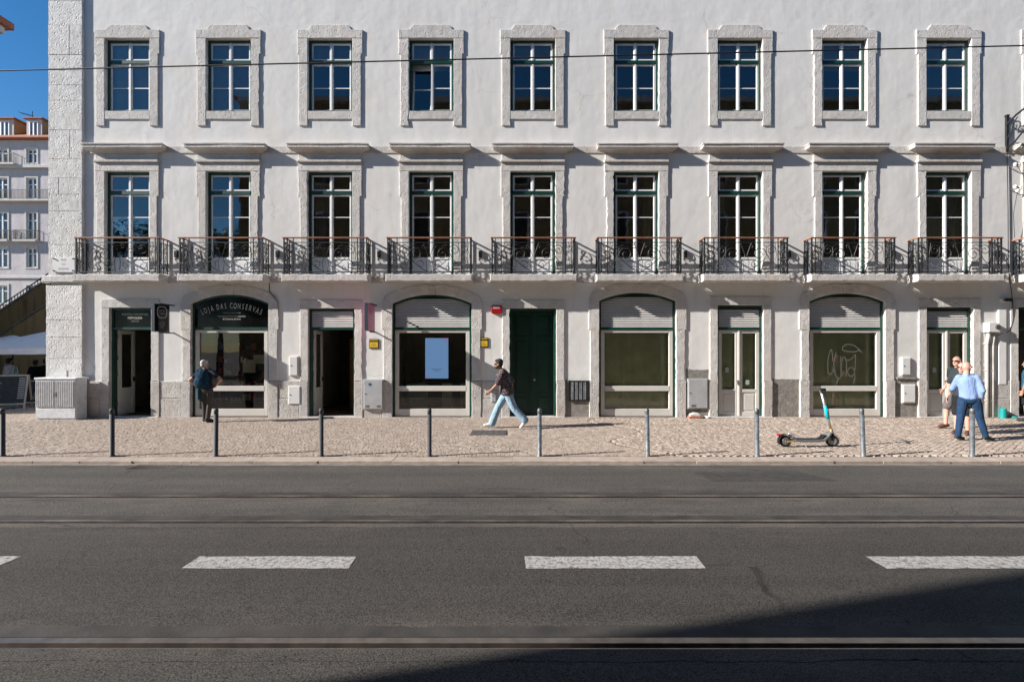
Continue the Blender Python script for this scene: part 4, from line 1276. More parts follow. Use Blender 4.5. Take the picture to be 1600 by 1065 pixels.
MB().cbox(-.14, .10, -.06, 0, -.03, .07, .01).build('mount', M['whiteplastic'], k_)
for x_ in (-.05, .06): MB().lathe([(.045, 0), (.048, .05), (.03, .09)], 12, (x_, -.15, .02), 'y').build('lens', M['black'], k_)
t_ = thing('teal_bin', 'small teal plastic cylinder standing at the foot of the wall', 'bin', (PX(1560), -.13, .0))
MB().lathe([(.085, 0), (.085, .28), (.078, .29), (.078, .03)], 16).build('shell', M['teal'], t_, smooth=False)
rn = random.Random(4)
def rock(name, label, x, y, s, mat, cat, flat=.5):
    bm = bmesh.new(); bmesh.ops.create_icosphere(bm, subdivisions=2, radius=s)
    for v in bm.verts: v.co = Vector((v.co.x*rn.uniform(.8, 1.2), v.co.y*rn.uniform(.8, 1.1), max(0, v.co.z*flat*rn.uniform(.8, 1.2)+s*flat*.6)))
    me = bpy.data.meshes.new(name); bm.to_mesh(me); bm.free(); me.materials.append(mat)
    return tag(new_obj(name, me, None, (x, y, 0)), label, cat)
rock('teal_rag', 'crumpled teal scrap lying right of the teal cylinder', PX(1577), -.12, .1, M['teal'], 'litter', .4)
rock('rubble_lump', 'small lump of white rubble right of the broken brick', PX(1102), -.12, .09, M['rubble'], 'rubble', .5)
bk = thing('broken_brick', 'broken red brick with mortar on top below the grey cabinet', 'brick', (PX(1082), -.17, 0))
MB().cbox(-.19, .16, -.07, .07, 0, .07, .01).build('brick_body', M['brick'], bk)
MB().prism([(-.15, .07), (.13, .07), (.16, .10), (.1, .16), (-.02, .17), (-.14, .13)], -.06, .07, .012).build('mortar_lump', M['rubble'], bk)
# street cabinet at the corner
cb = thing('street_cabinet', 'weathered grey street cabinet with ribbed doors before the corner pilaster', 'cabinet', (PX(86.5, -.53), -.53, 0))
cw = (PX(118, -.53)-PX(55, -.53))/2
MB().box(-cw, cw, .02, .37, .0, 1.17).build('body', M['cab'], cb)
MB().cbox(-cw-.025, cw+.025, -.02, .40, 1.17, 1.225, .012).build('lid', M['cab'], cb)
MB().cbox(-cw+.01, cw-.01, -.002, .02, .05, .33, .006).build('base_panel', M['cab'], cb)
for s in (-1, 1):
    x0, x1 = (-cw+.01, -.006) if s < 0 else (.006, cw-.01)
    m = MB().box(x0, x1, .0, .02, .36, 1.15)
    n_ = 10
    for q in range(n_):
        xa = x0+.02+(x1-x0-.04)*q/n_; wv = (x1-x0-.04)/n_
        m.prism([(xa, .38), (xa+wv*.5, .38), (xa+wv*.5, 1.13), (xa, 1.13)], -.022, .001, .006)
    m.build('ribbed_door', M['cab'], cb)
MB().box(-.0, .05, -.03, .0, .68, .80).build('lock', M['tarnish'], cb)
cp = MB().cbox(-.13, .13, -.004, 0, 0, .24, .001).build('paper_notice', M['whiteplastic'], loc=(PX(97, -.1), -.094, PZ(590)))
tag(cp, 'white paper stuck on the corner pilaster just above the street cabinet', 'notice')
# ---- iron lamp bracket, insulators and cables at the right edge
br = thing('lamp_bracket', 'black scrolled iron lamp bracket high on the wall at the right edge', 'bracket', (PX(1571.5), 0, PZ(238)))
m = MB().box(-.03, .03, -.06, -.0, 0, 1.08)
m.box(-.045, .045, -.075, 0, 1.05, 1.10)
m.build('wall_post', M['iron'], br)
m = MB()
def ys_(pts, r): m.tube([(0, -p[0], p[1]) for p in pts], r, 6)
ys_([(.03, .82), (.3, .98), (.6, 1.08), (.95, 1.12), (1.3, 1.06)], .03)
ys_([(.03, .12), (.25, .2), (.5, .42), (.75, .72), (1.0, 1.0)], .024)
ys_(spiral(.26, .66, .04, .16, R(400), R(-30), 24), .018); ys_(spiral(.62, .82, .03, .13, R(-300), R(80), 22), .016); ys_(spiral(.42, .48, .03, .11, R(420), R(40), 20), .016)
ys_([(.05, .4), (.15, .55), (.2, .75), (.34, .9)], .016)
m.build('scrollwork', M['iron'], br, recalc=False)
for k_, (px, py) in enumerate(((1577, 262), (1579, 297))):
    iz = thing('insulator', ('upper' if k_ == 0 else 'lower') + ' pale ceramic insulator cluster below the iron lamp bracket', 'insulator', (PX(px), 0, PZ(py)), group='insulators under the bracket')
    MB().tube([(0, 0, 0), (0, -.2, .02)], .02, 6).build('arm', M['tarnish'], iz)
    for dx, dz in ((-.07, .03), (.07, 0), (0, -.08)) if k_ else ((-.03, .02), (.07, .0)):
        MB().lathe([(.02, -.06), (.05, -.04), (.03, -.01), (.055, .02), (.03, .05)], 10, (dx, -.2, dz)).build('ceramic', M['rubble'], iz, smooth=True)
def cable(label, pts, r=.012, cat='cable'):
    ob = MB().tube([(a-pts[0][0], b-pts[0][1], c-pts[0][2]) for a, b, c in pts], r, 6).build('cable', M['wire'], loc=pts[0], smooth=True)
    return tag(ob, label, cat)
cable('black cable running down the wall from the lamp bracket past the last balcony', [(PX(1572), -.03, PZ(240)), (PX(1573.5), -.03, PZ(330)), (PX(1574), -.03, PZ(420)), (PX(1577), -.05, PZ(450)), (PX(1579), -.06, PZ(472)), (PX(1582), -.03, PZ(498)), (PX(1576), -.03, PZ(517)), (PX(1556), -.05, PZ(524))], .011)
cable('thin cable sagging from the lower insulator to the last balcony', [(PX(1580), -.2, PZ(297)), (PX(1577), -.12, PZ(335)), (PX(1582), -.06, PZ(372))], .007)
cable('thin cable slanting right from the upper insulator', [(PX(1578), -.2, PZ(262)), (PX(1588), -.3, PZ(290)), (PX(1606), -.4, PZ(300))], .008)
cable('short cable drooping down the wall right of the arched fish shop', [(PX(421), -.01, PZ(440)), (PX(421), -.015, PZ(455)), (PX(428), -.05, PZ(463)), (PX(435), -.03, PZ(472)), (PX(436), -.02, PZ(512))], .010)
# tram wire across the street
wy = -5.0
pts = []
for q in range(41):
    px = -300+2200*q/40
    pts.append((PX(px, wy), wy, PZ(110.5-39*px/1600, wy)))
wire = MB().tube([(a, b-wy, c-7.7) for a, b, c in pts], .0135, 6).build('overhead_wire', M['wire'], loc=(0, wy, 7.7), smooth=True)
tag(wire, 'black overhead tram wire stretched across the whole facade', 'wire')
# ================================================================ BOLLARDS
def bollard_mesh():
    r = .041
    return (MB().lathe([(r+.012, -.02), (r+.012, .012), (r, .018), (r, .80)], 18).mesh('post', M['bollard'], True),
            MB().lathe([(r-.005, .80), (r-.005, .812), (r, .815), (r, .87), (r*.9, .893), (r*.6, .905), (r*.1, .909)], 18).mesh('cap', M['bollard'], True),
            MB().lathe([(r+.012, -.02), (r+.012, .012), (r, .018), (r, .80)], 18).mesh('post', M['galv'], True),
            MB().lathe([(r-.005, .80), (r-.005, .812), (r, .815), (r, .87), (r*.9, .893), (r*.6, .905), (r*.1, .909)], 18).mesh('cap', M['galv'], True))
bp, bc, gp_, gc = bollard_mesh()
for me in (bp, bc, gp_, gc):
    try: me.shade_auto_smooth
    except Exception: pass
BOLL = [(4, 0, 0, 0, 'dark metal bollard cut by the left edge of the picture'),
        (175, 0, 0, 0, 'dark metal bollard before the first shop door'),
        (337, 0, .6, 0, 'dark metal bollard right beside the man with the backpack'),
        (502, 0, 0, 0, 'dark metal bollard before the open third doorway'),
        (671, 0, 0, 0, 'dark metal bollard before the window with the lit screen'),
        (843, 1, 0, 0, 'grey metal bollard before the dark green door'),
        (1012, 1, -1.0, 0, 'grey metal bollard before the papered arched window, left of the brick'),
        (1183, 1, -.6, 0, 'worn grey bollard just left of the electric scooter'),
        (1349, 1, -2.2, 0, 'leaning worn grey bollard just right of the electric scooter'),
        (1519, 1, 0, 0, 'worn grey bollard in front of the man in the light blue shirt')]
by = 2.0*F/(712-HZ) - D
for px, gv, tilt, _, lab in BOLL:
    b = thing('bollard', lab, 'bollard', (PX(px, by), by, 0), 'bollards along the kerb')
    b.rotation_euler = (0, R(tilt), 0)
    new_obj('post', gp_ if gv else bp, b); new_obj('cap', gc if gv else bc, b)
dg_ = thing('drain_grate', 'iron drain grate in the gutter at the left edge', 'grate', (-6.3, KERB_Y-.27, ROAD_Z))
m = MB().box(-.45, .45, -.2, .2, -.05, .002); m.build('frame', M['tarnish'], dg_)
for q in range(11): MB().box(-.40+q*.075, -.36+q*.075, -.16, .16, .002, .008).build('bar', M['steel'], dg_)

# ================================================================ SCOOTER
scy = 2.0*F/(698-HZ) - D
M['scgrey'] = simple('scooter_grey', (.23, .235, .24), .4, .5, var=.12, vs=20)
M['scsilver'] = simple('scooter_silver', (.55, .56, .57), .3, .6, var=.08)
M['rubber'] = simple('tyre_rubber', (.014, .014, .015), .75, var=.2, vs=30, bmp=.002)
M['cyan'] = simple('cyan_wrap', (.0, .50, .66), .4, var=.05)
M['amber'] = simple('amber_reflector', (.70, .36, .01), .35)
M['redlamp'] = simple('red_lamp', (.45, .01, .01), .3)
st = thing('electric_scooter', 'grey electric scooter with bright cyan stem wrap parked on the pavement', 'scooter', (PX(1227, scy), scy, 0), rz=R(2))
def wheel(x, y, rz, parent):
    w = MB()
    prof = [(.082, -.024), (.104, -.027), (.120, -.014), (.124, 0), (.120, .014), (.104, .027), (.082, .024)]
    w.lathe(prof, 28, (0, 0, 0), 'y')
    o_ = w.build('wheel', M['rubber'], parent, (x, y, .124), smooth=True)
    o_.rotation_euler = (0, 0, rz)
    MB().lathe([(.03, -.034), (.075, -.029), (.082, -.02), (.082, .02), (.075, .029), (.03, .034)], 20, (0, 0, 0), 'y').build('hub', M['scgrey'], o_, smooth=False)
    MB().lathe([(.018, -.05), (.018, .05)], 10, (0, 0, 0), 'y').build('axle', M['scsilver'], o_)
    return o_
wheel(0, 0, 0, st); wheel(1.0, 0, R(-28), st)
deck = MB()
prof = [(.16, .115), (.72, .105), (.82, .13), (.92, .22), (.955, .30), (.90, .30), (.855, .235), (.78, .175), (.70, .165), (.22, .168), (.16, .16)]
deck.prism(prof, -.075, .075, .012)
deck.build('deck', M['scgrey'], st)
MB().box(.2, .72, -.065, .065, .1695, .176).build('grip_mat', M['rubber'], st)
MB().prism([(.72, .176), (.80, .19), (.845, .25), (.80, .255), (.76, .205)], -.06, .06, .004).build('footrest', M['black'], st)
m = MB()
for s in (-1, 1):
    m.prism([(-.03, .105), (.2, .112), (.2, .158), (-.03, .145)], s*.058-.008, s*.058+.008, .003)
m.build('rear_fork', M['scgrey'], st)
m = MB()
for s in (-1, 1): m.box(.0, .14, s*.07-.003, s*.07+.003, .115, .138)
m.build('side_reflector', M['amber'], st)
# rear mudguard: arched strip
def guard(cx, cz, r, a0, a1, w, th=.008, n=14):
    m = MB()
    for q in range(n+1):
        a = a0+(a1-a0)*q/n
        for rr in (r, r+th):
            for yy in (-w, w): m.v.append((cx+rr*math.cos(a), yy, cz+rr*math.sin(a)))
    for q in range(n):
        b = q*4
        m.f += [(b, b+1, b+5, b+4), (b+2, b+6, b+7, b+3), (b, b+4, b+6, b+2), (b+1, b+3, b+7, b+5)]; m.m += [0]*4
    m.f += [(0, 2, 3, 1), (n*4, n*4+1, n*4+3, n*4+2)]; m.m += [0]*2
    return m
guard(0, .124, .142, R(205), R(28), .04).build('rear_mudguard', M['black'], st)
m = MB(); m.tube([(.06, 0, .27), (.12, 0, .27), (.17, 0, .22), (.21, 0, .165)], .022, 8); m.build('guard_stay', M['scsilver'], st, smooth=True)
MB().box(-.165, -.11, -.03, .03, .235, .275).build('tail_lamp', M['redlamp'], st)
stem_dir = Vector((-.245, 0, .93)).normalized()
s0 = Vector((1.005, 0, .24)); 
def sp(t): return tuple(s0 + stem_dir*t)
MB().tube([sp(-.02), sp(.14)], .036, 12).build('head_tube', M['scgrey'], st, smooth=True)
MB().tube([sp(.12), sp(.14)], .038, 12).build('collar', M['amber'], st)
MB().tube([sp(.14), sp(.98)], .026, 12).build('stem', M['scsilver'], st, smooth=True)
MB().tube([sp(.36), sp(.64)], .033, 12).build('stem_wrap', M['cyan'], st, smooth=True)
fk = MB()
ca, sa = math.cos(R(-28)), math.sin(R(-28))
for s in (-1, 1):
    off = Vector((-sa*s*.045, ca*s*.045, 0))
    fk.tube([s0+off*.4, Vector((1.005, 0, .26))+off, Vector((1.0, 0, .124))+off], .016, 8)
fk.build('front_fork', M['black'], st, smooth=True)
g2 = guard(0, 0, .138, R(150), R(25), .038).build('front_mudguard', M['black'], st, (1.0, 0, .124)); g2.rotation_euler = (0, 0, R(-28))
top = Vector(sp(.98))
hb = Vector((.52, .85, 0)) 
hb2 = MB()
hb2.tube([top-hb*.24+Vector((.0, 0, -.035)), top-hb*.1, top+hb*.1, top+hb*.24+Vector((0, 0, -.035))], .016, 10)
hb2.build('handlebar', M['black'], st, smooth=True)
gr_ = MB()
for s in (-1, 1): gr_.tube([top+hb*s*.14+Vector((0, 0, -.012)), top+hb*s*.25+Vector((0, 0, -.037))], .021, 10)
gr_.build('grip', M['rubber'], st, smooth=True)
lv = MB(); 
for s in (-1, 1): lv.tube([top+hb*s*.1+Vector((.02, 0, 0)), top+hb*s*.16+Vector((.07, -.01, -.03)), top+hb*s*.24+Vector((.075, -.01, -.07))], .008, 6)
lv.build('brake_lever', M['black'], st)
MB().box(top.x-.02, top.x+.09, -.035, .035, top.z-.03, top.z+.03).build('display_unit', M['black'], st)
MB().tube([(.36, -.06, .11), (.38, -.12, .005)], .009, 6).build('kickstand', M['scsilver'], st)
cbm = MB().tube([top+Vector((.05, 0, -.02)), top+Vector((.11, -.02, -.15)), Vector(sp(.55))+Vector((.06, 0, 0)), sp(.2)], .006, 5).build('brake_cable', M['black'], st, smooth=True)

# ================================================================ PEOPLE
def blob(name, prims, mat, parent, voxel=.012, smooth=4):
    bm = bmesh.new()
    for p in prims:
        if p[0] == 'cap':
            _, a, ra, b, rb = p
            a, b = Vector(a), Vector(b)
            t = bmesh.new()
            for c, r in ((a, ra), (b, rb)):
                bmesh.ops.create_icosphere(t, subdivisions=2, radius=r, matrix=Matrix.Translation(c))
            h = bmesh.ops.convex_hull(t, input=t.verts[:])
            kill = [e for e in h['geom_interior'] if isinstance(e, bmesh.types.BMVert)]
            bmesh.ops.delete(t, geom=kill, context='VERTS')
            bmesh.ops.delete(t, geom=[v for v in t.verts if not v.link_faces], context='VERTS')
            me = bpy.data.meshes.new('t'); t.to_mesh(me); t.free(); bm.from_mesh(me); bpy.data.meshes.remove(me)
        elif p[0] == 'hull':                           # convex hull of several ellipsoids: a smooth barrel
            t = bmesh.new()
            for _, c, ax, ay, az in p[1]:
                mt = Matrix((( ax[0], ay[0], az[0], c[0]), (ax[1], ay[1], az[1], c[1]), (ax[2], ay[2], az[2], c[2]), (0, 0, 0, 1)))
                bmesh.ops.create_icosphere(t, subdivisions=3, radius=1.0, matrix=mt)
            h = bmesh.ops.convex_hull(t, input=t.verts[:])
            bmesh.ops.delete(t, geom=[e for e in h['geom_interior'] if isinstance(e, bmesh.types.BMVert)], context='VERTS')
            bmesh.ops.delete(t, geom=[v for v in t.verts if not v.link_faces], context='VERTS')
            me = bpy.data.meshes.new('t'); t.to_mesh(me); t.free(); bm.from_mesh(me); bpy.data.meshes.remove(me)
        else:                                          # ellipsoid: centre, three axis vectors
            _, c, ax, ay, az = p
            mt = Matrix((( ax[0], ay[0], az[0], c[0]), (ax[1], ay[1], az[1], c[1]), (ax[2], ay[2], az[2], c[2]), (0, 0, 0, 1)))
            bmesh.ops.create_icosphere(bm, subdivisions=3, radius=1.0, matrix=mt)
    bmesh.ops.recalc_face_normals(bm, faces=bm.faces[:])
    me = bpy.data.meshes.new(name); bm.to_mesh(me); bm.free()
    ob = bpy.data.objects.new('tmp', me); COL.objects.link(ob)
    rm = ob.modifiers.new('r', 'REMESH'); rm.mode = 'VOXEL'; rm.voxel_size = voxel; rm.use_smooth_shade = True
    if smooth:
        sm = ob.modifiers.new('s', 'SMOOTH'); sm.factor = .5; sm.iterations = smooth
    dg = bpy.context.evaluated_depsgraph_get()
    out = bpy.data.meshes.new_from_object(ob.evaluated_get(dg))
    bpy.data.objects.remove(ob); bpy.data.meshes.remove(me)
    out.name = name; out.materials.clear(); out.materials.append(mat)
    out.polygons.foreach_set('use_smooth', [True]*len(out.polygons))
    return new_obj(name, out, parent)
UP = Vector((0, 0, 1))
def cloth(name, col, var=.15, patt=None):
    m, nt, p = nodes_of(name)
    v = pos(nt)
    c = mixc(nt, ramp(nt, noise(nt, v, 9, 3), .3, .7), tuple(x*(1-var) for x in col), tuple(x*(1+var) for x in col))
    if patt:
        for q, (pc, sc_) in enumerate(patt):
            c = mixc(nt, ramp(nt, noise(nt, pos(nt, (1, 1, 1.3+q*.4)), sc_, 2), .53, .57), c, pc)
    nt.links.new(c, p.inputs['Base Color']); p.inputs['Roughness'].default_value = .9; p.inputs['Specular IOR Level'].default_value = .15
    b1 = bump(nt, noise(nt, pos(nt, (1, 1, .45)), 9, 3, .6), 1.0, .03)
    b2 = bump(nt, noise(nt, v, 28, 3, .6), 1.0, .008, b1)
    nt.links.new(b2, p.inputs['Normal'])
    return m
M['skin'] = simple('skin_light', (.50, .27, .19), .55, var=.1, vs=12); M['skinpink'] = simple('skin_pink', (.60, .32, .25), .5, var=.1, vs=12); M['skintan'] = simple('skin_tan', (.36, .18, .11), .55, var=.1, vs=12); M['skindark'] = simple('skin_brown', (.10, .05, .03), .55, var=.1)
M['hairgrey'] = simple('hair_grey', (.50, .47, .43), .8, var=.2, vs=60, bmp=.004, bs=90); M['hairblack'] = simple('hair_black', (.012, .010, .009), .7, var=.3, vs=60, bmp=.006, bs=70)
M['lens'] = simple('dark_lenses', (.02, .008, .005), .15)
def person(label, base, h, face, skin, top=None, bottom=None, shoes=None, hair=None, pose=None, sleeve=.55, long_sleeve=False, shorts=False, hem=.0, glasses=True, beard=False, wide=1.0, loose=.018, sole=None, hand=True, flare=0.0, detail=.011):
    s = h/1.75
    f = Vector((face[0], face[1], 0)).normalized(); r = f.cross(UP)
    P = dict(pelvis=Vector((0, 0, .93)), chest=Vector((0, 0, 1.27)), neck=Vector((0, 0, 1.47)), head=Vector((0, 0, 1.632)))
    for sd, k in (('L', -1), ('R', 1)):
        P['sh'+sd] = r*k*.185 + UP*1.42; P['el'+sd] = r*k*.25 + UP*1.14 - f*.02; P['wr'+sd] = r*k*.26 + UP*.89 + f*.05
        P['hip'+sd] = r*k*.095 + UP*.9; P['kn'+sd] = r*k*.10 + UP*.49 + f*.02; P['an'+sd] = r*k*.105 + UP*.09; P['toe'+sd] = r*k*.125 + UP*.035 + f*.17
    if pose:
        for k, v in pose.items(): P[k] = Vector(v)
    hf = Vector(P.get('look', f)).normalized() if 'look' in P else f
    hr = hf.cross(UP).normalized()
    for k in P: P[k] = P[k]*s if k != 'look' else P[k]
    pr = thing('person', label, 'person', base)
    C = lambda a, ra, b, rb: ('cap', P[a] if isinstance(a, str) else a, ra*s, P[b] if isinstance(b, str) else b, rb*s)
    def ell(c, a, b, cz, ff=f, rr=r): return ('ell', c, rr*a*s, ff*b*s, UP*cz*s)
    # --- body: one continuous surface
    hd = P['head']
    body = [ell(hd+UP*.012*s, .077, .096, .108, hf, hr), ell(hd+hf*.025*s-UP*.06*s, .056, .068, .062, hf, hr), C(hd+hf*.092*s+UP*.015*s, .012, hd+hf*.108*s-UP*.022*s, .017),
            ell(hd-hr*.080*s-UP*.005*s, .010, .02, .032, hf, hr), ell(hd+hr*.080*s-UP*.005*s, .010, .02, .032, hf, hr), ('cap', P['neck']-UP*.02*s, .058*s, hd-UP*.05*s-hf*.01*s, .052*s),
            ell((P['chest']+P['neck'])/2-UP*.04*s, .145*wide, .085*wide, .11), ell((P['chest']+P['pelvis'])/2, .125*wide, .088*wide, .2), ell(P['pelvis'], .14*wide, .095*wide, .11)]
    for sd in 'LR':
        body += [C('sh'+sd, .056, 'el'+sd, .042), C('el'+sd, .042, 'wr'+sd, .027), C('hip'+sd, .085, 'kn'+sd, .056), C('kn'+sd, .056, 'an'+sd, .038), C('an'+sd, .036, 'toe'+sd, .03)]
        if hand:
            d = (P['wr'+sd]-P['el'+sd]).normalized()
            if 'hd'+sd in P: d = (P['hd'+sd]-P['wr'+sd]).normalized()
            sidev = d.cross(r if abs(d.dot(r)) < .8 else f).normalized()
            nv = d.cross(sidev)
            pc = P['wr'+sd] + d*.05*s
            body.append(('ell', pc, sidev*.042*s, nv*.018*s, d*.055*s))
            for q, (o_, L_) in enumerate(((-.031, .062), (-.010, .075), (.011, .070), (.031, .055))):
                b0 = pc + d*.035*s + sidev*o_*s; b1 = b0 + d*L_*.55*s + nv*.008*s; b2 = b1 + d*L_*.45*s + nv*.028*s
                body += [('cap', b0, .0095*s, b1, .009*s), ('cap', b1, .009*s, b2, .008*s)]
            t0 = pc - d*.02*s - sidev*.036*s; t1 = t0 + (d*.03 - sidev*.03)*s; t2 = t1 + (d*.032-sidev*.006+nv*.012)*s
            body += [('cap', t0, .012*s, t1, .0105*s), ('cap', t1, .0105*s, t2, .009*s)]
    blob('body', body, skin, pr, detail*.9, 2)
    # --- clothing
    if top is not None:
        lo = loose
        mid = (P['chest']+P['pelvis'])/2
        up_ = ell((P['chest']+P['neck'])/2-UP*.02*s, .165*wide+lo, .105*wide+lo, .11)
        wa_ = ell(mid+UP*.02*s, .142*wide+lo, .105*wide+lo, .08); hp_ = ell(P['pelvis']+UP*(.02-hem)*s, .160*wide+lo, .115*wide+lo, .06)
        tp = [('hull', [up_, wa_]), ('hull', [wa_, hp_]),
              ('cap', P['shL']-UP*.005*s, (.06+lo*.5)*s, P['shR']-UP*.005*s, (.06+lo*.5)*s), ('cap', P['neck']-UP*.05*s, .078*s, P['neck']-UP*.015*s, .066*s)]
        for sd in 'LR':
            e = P['sh'+sd].lerp(P['el'+sd], sleeve if not long_sleeve else 1.0)
            tp.append(('cap', P['sh'+sd], (.062+lo*.5)*s, e, (.055+lo*.6)*s))
            if long_sleeve: tp.append(('cap', P['el'+sd], (.052+lo*.5)*s, P['el'+sd].lerp(P['wr'+sd], long_sleeve), (.040+lo*.4)*s))
        blob('shirt', tp, top, pr, detail, 5)
    if bottom is not None:
        bt = [ell(P['pelvis']-UP*.02*s, .168*wide, .12*wide, .115)]
        for sd in 'LR':
            if shorts:
                e = P['hip'+sd].lerp(P['kn'+sd], .92)
                bt.append(('cap', P['hip'+sd], .103*s*wide**.5, e, .092*s))
            else:
                e = P['kn'+sd].lerp(P['an'+sd], .93)
                bt += [('cap', P['hip'+sd], .102*s*wide**.5, P['kn'+sd], (.074+flare*.4)*s), ('cap', P['kn'+sd], (.074+flare*.4)*s, e, (.058+flare)*s)]
        blob('shorts' if shorts else 'trousers', bt, bottom, pr, detail, 4)
    if shoes is not None:
        for sd in 'LR':
            a, t = P['an'+sd], P['toe'+sd]
            d = (t-a); dh = Vector((d.x, d.y, 0))
            dn = d.normalized()
            heel = a - dn*.05*s - UP*.03*s if d.z > -.12*s else a - Vector((dn.x, dn.y, 0))*.02*s
            blob('shoe', [('cap', heel, .044*s, t, .040*s), ('cap', a-UP*.01*s, .046*s, a.lerp(t, .5), .046*s)], shoes, pr, .012, 2)
            if sole is not None:
                dz = Vector((0, 0, -.026*s))
                blob('sole', [('cap', heel+dz, .028*s, t+dz*.6+d.normalized()*.01, .026*s), ('cap', heel+dz, .028*s, a.lerp(t, .6)+dz*.8, .034*s)], sole, pr, .012, 1)
    if hair == 'full' or hair == 'grey':
        hm_ = M['hairblack'] if hair == 'full' else M['hairgrey']
        k = .010 if hair == 'grey' else .016
        blob('hair', [ell(hd+UP*.045*s-hf*.022*s, .078+k, .088+k, .082+k*.6, hf, hr), ell(hd-hf*.045*s-UP*.02*s, .070+k*.6, .058+k, .075, hf, hr), ell(hd+UP*.085*s+hf*.03*s, .055+k, .06, .035+k*.5, hf, hr)], hm_, pr, .010, 2)
    if beard:
        blob('beard', [ell(hd+hf*.038*s-UP*.072*s, .060, .064, .045, hf, hr), ('cap', hd+hr*.07*s-UP*.03*s, .016*s, hd+hr*.045*s+hf*.05*s-UP*.08*s, .022*s), ('cap', hd-hr*.07*s-UP*.03*s, .016*s, hd-hr*.045*s+hf*.05*s-UP*.08*s, .022*s)], M['hairblack'], pr, .010, 1)
    if glasses:
        gl = MB()
        for k in (-1, 1):
            c_ = hd+hf*.096*s+hr*k*.034*s+UP*.018*s
            pts_ = [c_+hr*a_*s+UP*b_*s for a_, b_ in ((-.028, -.018), (.028, -.018), (.030, .016), (-.030, .016))]
            gl.add([p_+hf*.006*s for p_ in pts_]+[p_-hf*.008*s for p_ in pts_], [(0, 1, 2, 3), (7, 6, 5, 4), (0, 4, 5, 1), (1, 5, 6, 2), (2, 6, 7, 3), (3, 7, 4, 0)])
            gl.tube([hd+hf*.09*s+hr*k*.066*s+UP*.022*s, hd+hr*k*.086*s+UP*.018*s-hf*.01*s], .004*s, 5)
        gl.build('sunglasses', M['lens'], pr)
    return pr, P, s
def gy(py): return 2.0*F/(py-HZ) - D           # depth of a point on the pavement seen at row py

# man with the backpack, hands on hips, seen from behind
y1 = gy(659.5)
c_navy = cloth('navy_tee', (.018, .024, .04)); c_grey = cloth('grey_trousers', (.075, .065, .062)); c_shoeb = simple('dark_shoes', (.02, .018, .018), .7)
p1, P1, s1 = person('man in navy t-shirt with hands on hips looking into the shop window', (PX(321, y1), y1, 0), 1.74, (.12, 1), M['skin'], c_navy, c_grey, c_shoeb, 'grey',
    dict(head=(-.045, .03, 1.628), neck=(.0, .0, 1.47), chest=(.03, -.01, 1.27), pelvis=(.02, 0, .93), look=(.25, 1, -.1),
         shL=(-.165, 0, 1.41), shR=(.215, 0, 1.41), elL=(-.40, -.06, 1.19), wrL=(-.235, .03, 1.0), hdL=(-.14, .08, .96), elR=(.46, -.05, 1.20), wrR=(.28, .03, 1.03), hdR=(.18, .08, .99),
         hipL=(-.075, 0, .9), hipR=(.11, 0, .9), knL=(-.04, .03, .49), knR=(.10, .03, .49), anL=(-.02, 0, .09), anR=(.08, -.03, .09), toeL=(-.04, .17, .035), toeR=(.13, .13, .035)), glasses=False)
M['pack'] = cloth('backpack_teal', (.008, .034, .06), .25); M['packlight'] = cloth('backpack_patch', (.018, .06, .10), .2)
bk = thing('backpack', 'dark teal backpack on the back of the man at the shop window', 'backpack', (p1.location.x+.04, y1-.24, .98))
blob('bag_body', [('ell', Vector((0, .02, .26)), Vector((.185, 0, 0)), Vector((0, .11, 0)), Vector((0, 0, .28))), ('ell', Vector((0, .0, .12)), Vector((.175, 0, 0)), Vector((0, .13, 0)), Vector((0, 0, .15))), ('cap', (-.12, .03, .06), .08, (.12, .03, .06), .08), ('cap', (-.09, .03, .46), .075, (.09, .03, .46), .075)], M['pack'], bk, .012, 3)
blob('front_pocket', [('ell', Vector((-.02, -.11, .17)), Vector((.12, 0, 0)), Vector((0, .045, 0)), Vector((0, 0, .13)))], M['packlight'], bk, .012, 2)
stp = MB()
for k in (-1, 1): stp.tube([(k*.11, .06, .50), (k*.13, .16, .53), (k*.13, .27, .46)], .022, 6)
stp.tube([(.15, .0, .05), (.19, -.01, -.15), (.18, 0, -.25)], .009, 5)
stp.build('strap', M['pack'], bk, smooth=True)
blob('hanging_jacket', [('cap', (-.15, .16, -.03), .045, (-.13, .18, -.35), .05), ('cap', (-.17, .14, -.05), .04, (-.16, .15, -.30), .045)], M['packlight'], bk, .014, 3)
# man walking left
y2 = gy(669)
c_pat = cloth('patterned_shirt', (.022, .018, .022), .3, [((.10, .02, .025), 11), ((.05, .065, .12), 14), ((.20, .16, .14), 24)]); c_lj = cloth('pale_jeans', (.27, .39, .50), .12); c_ws = simple('white_shoes', (.62, .58, .52), .7)
person('man in dark patterned shirt and pale jeans striding left past the green door', (PX(793, y2), y2, 0), 1.80, (-1, 0), M['skintan'], c_pat, c_lj, c_ws, 'full',
    dict(head=(-.23, 0, 1.615), neck=(-.14, 0, 1.465), chest=(-.09, 0, 1.25), pelvis=(-.01, 0, .92), look=(-1, -.12, -.12),
         shL=(-.12, -.17, 1.41), shR=(-.10, .17, 1.41), elL=(-.23, -.23, 1.15), wrL=(-.41, -.17, .97), elR=(.10, .25, 1.16), wrR=(.12, .26, .92),
         hipL=(0, -.09, .89), hipR=(-.02, .09, .89), knR=(-.24, .10, .52), anR=(-.40, .09, .10), toeR=(-.57, .09, .075), knL=(.17, -.08, .50), anL=(.45, -.08, .20), toeL=(.335, -.08, .045)),
    sleeve=.95, loose=.05, wide=1.2, beard=True, flare=.042, hem=.06, sole=c_ws)
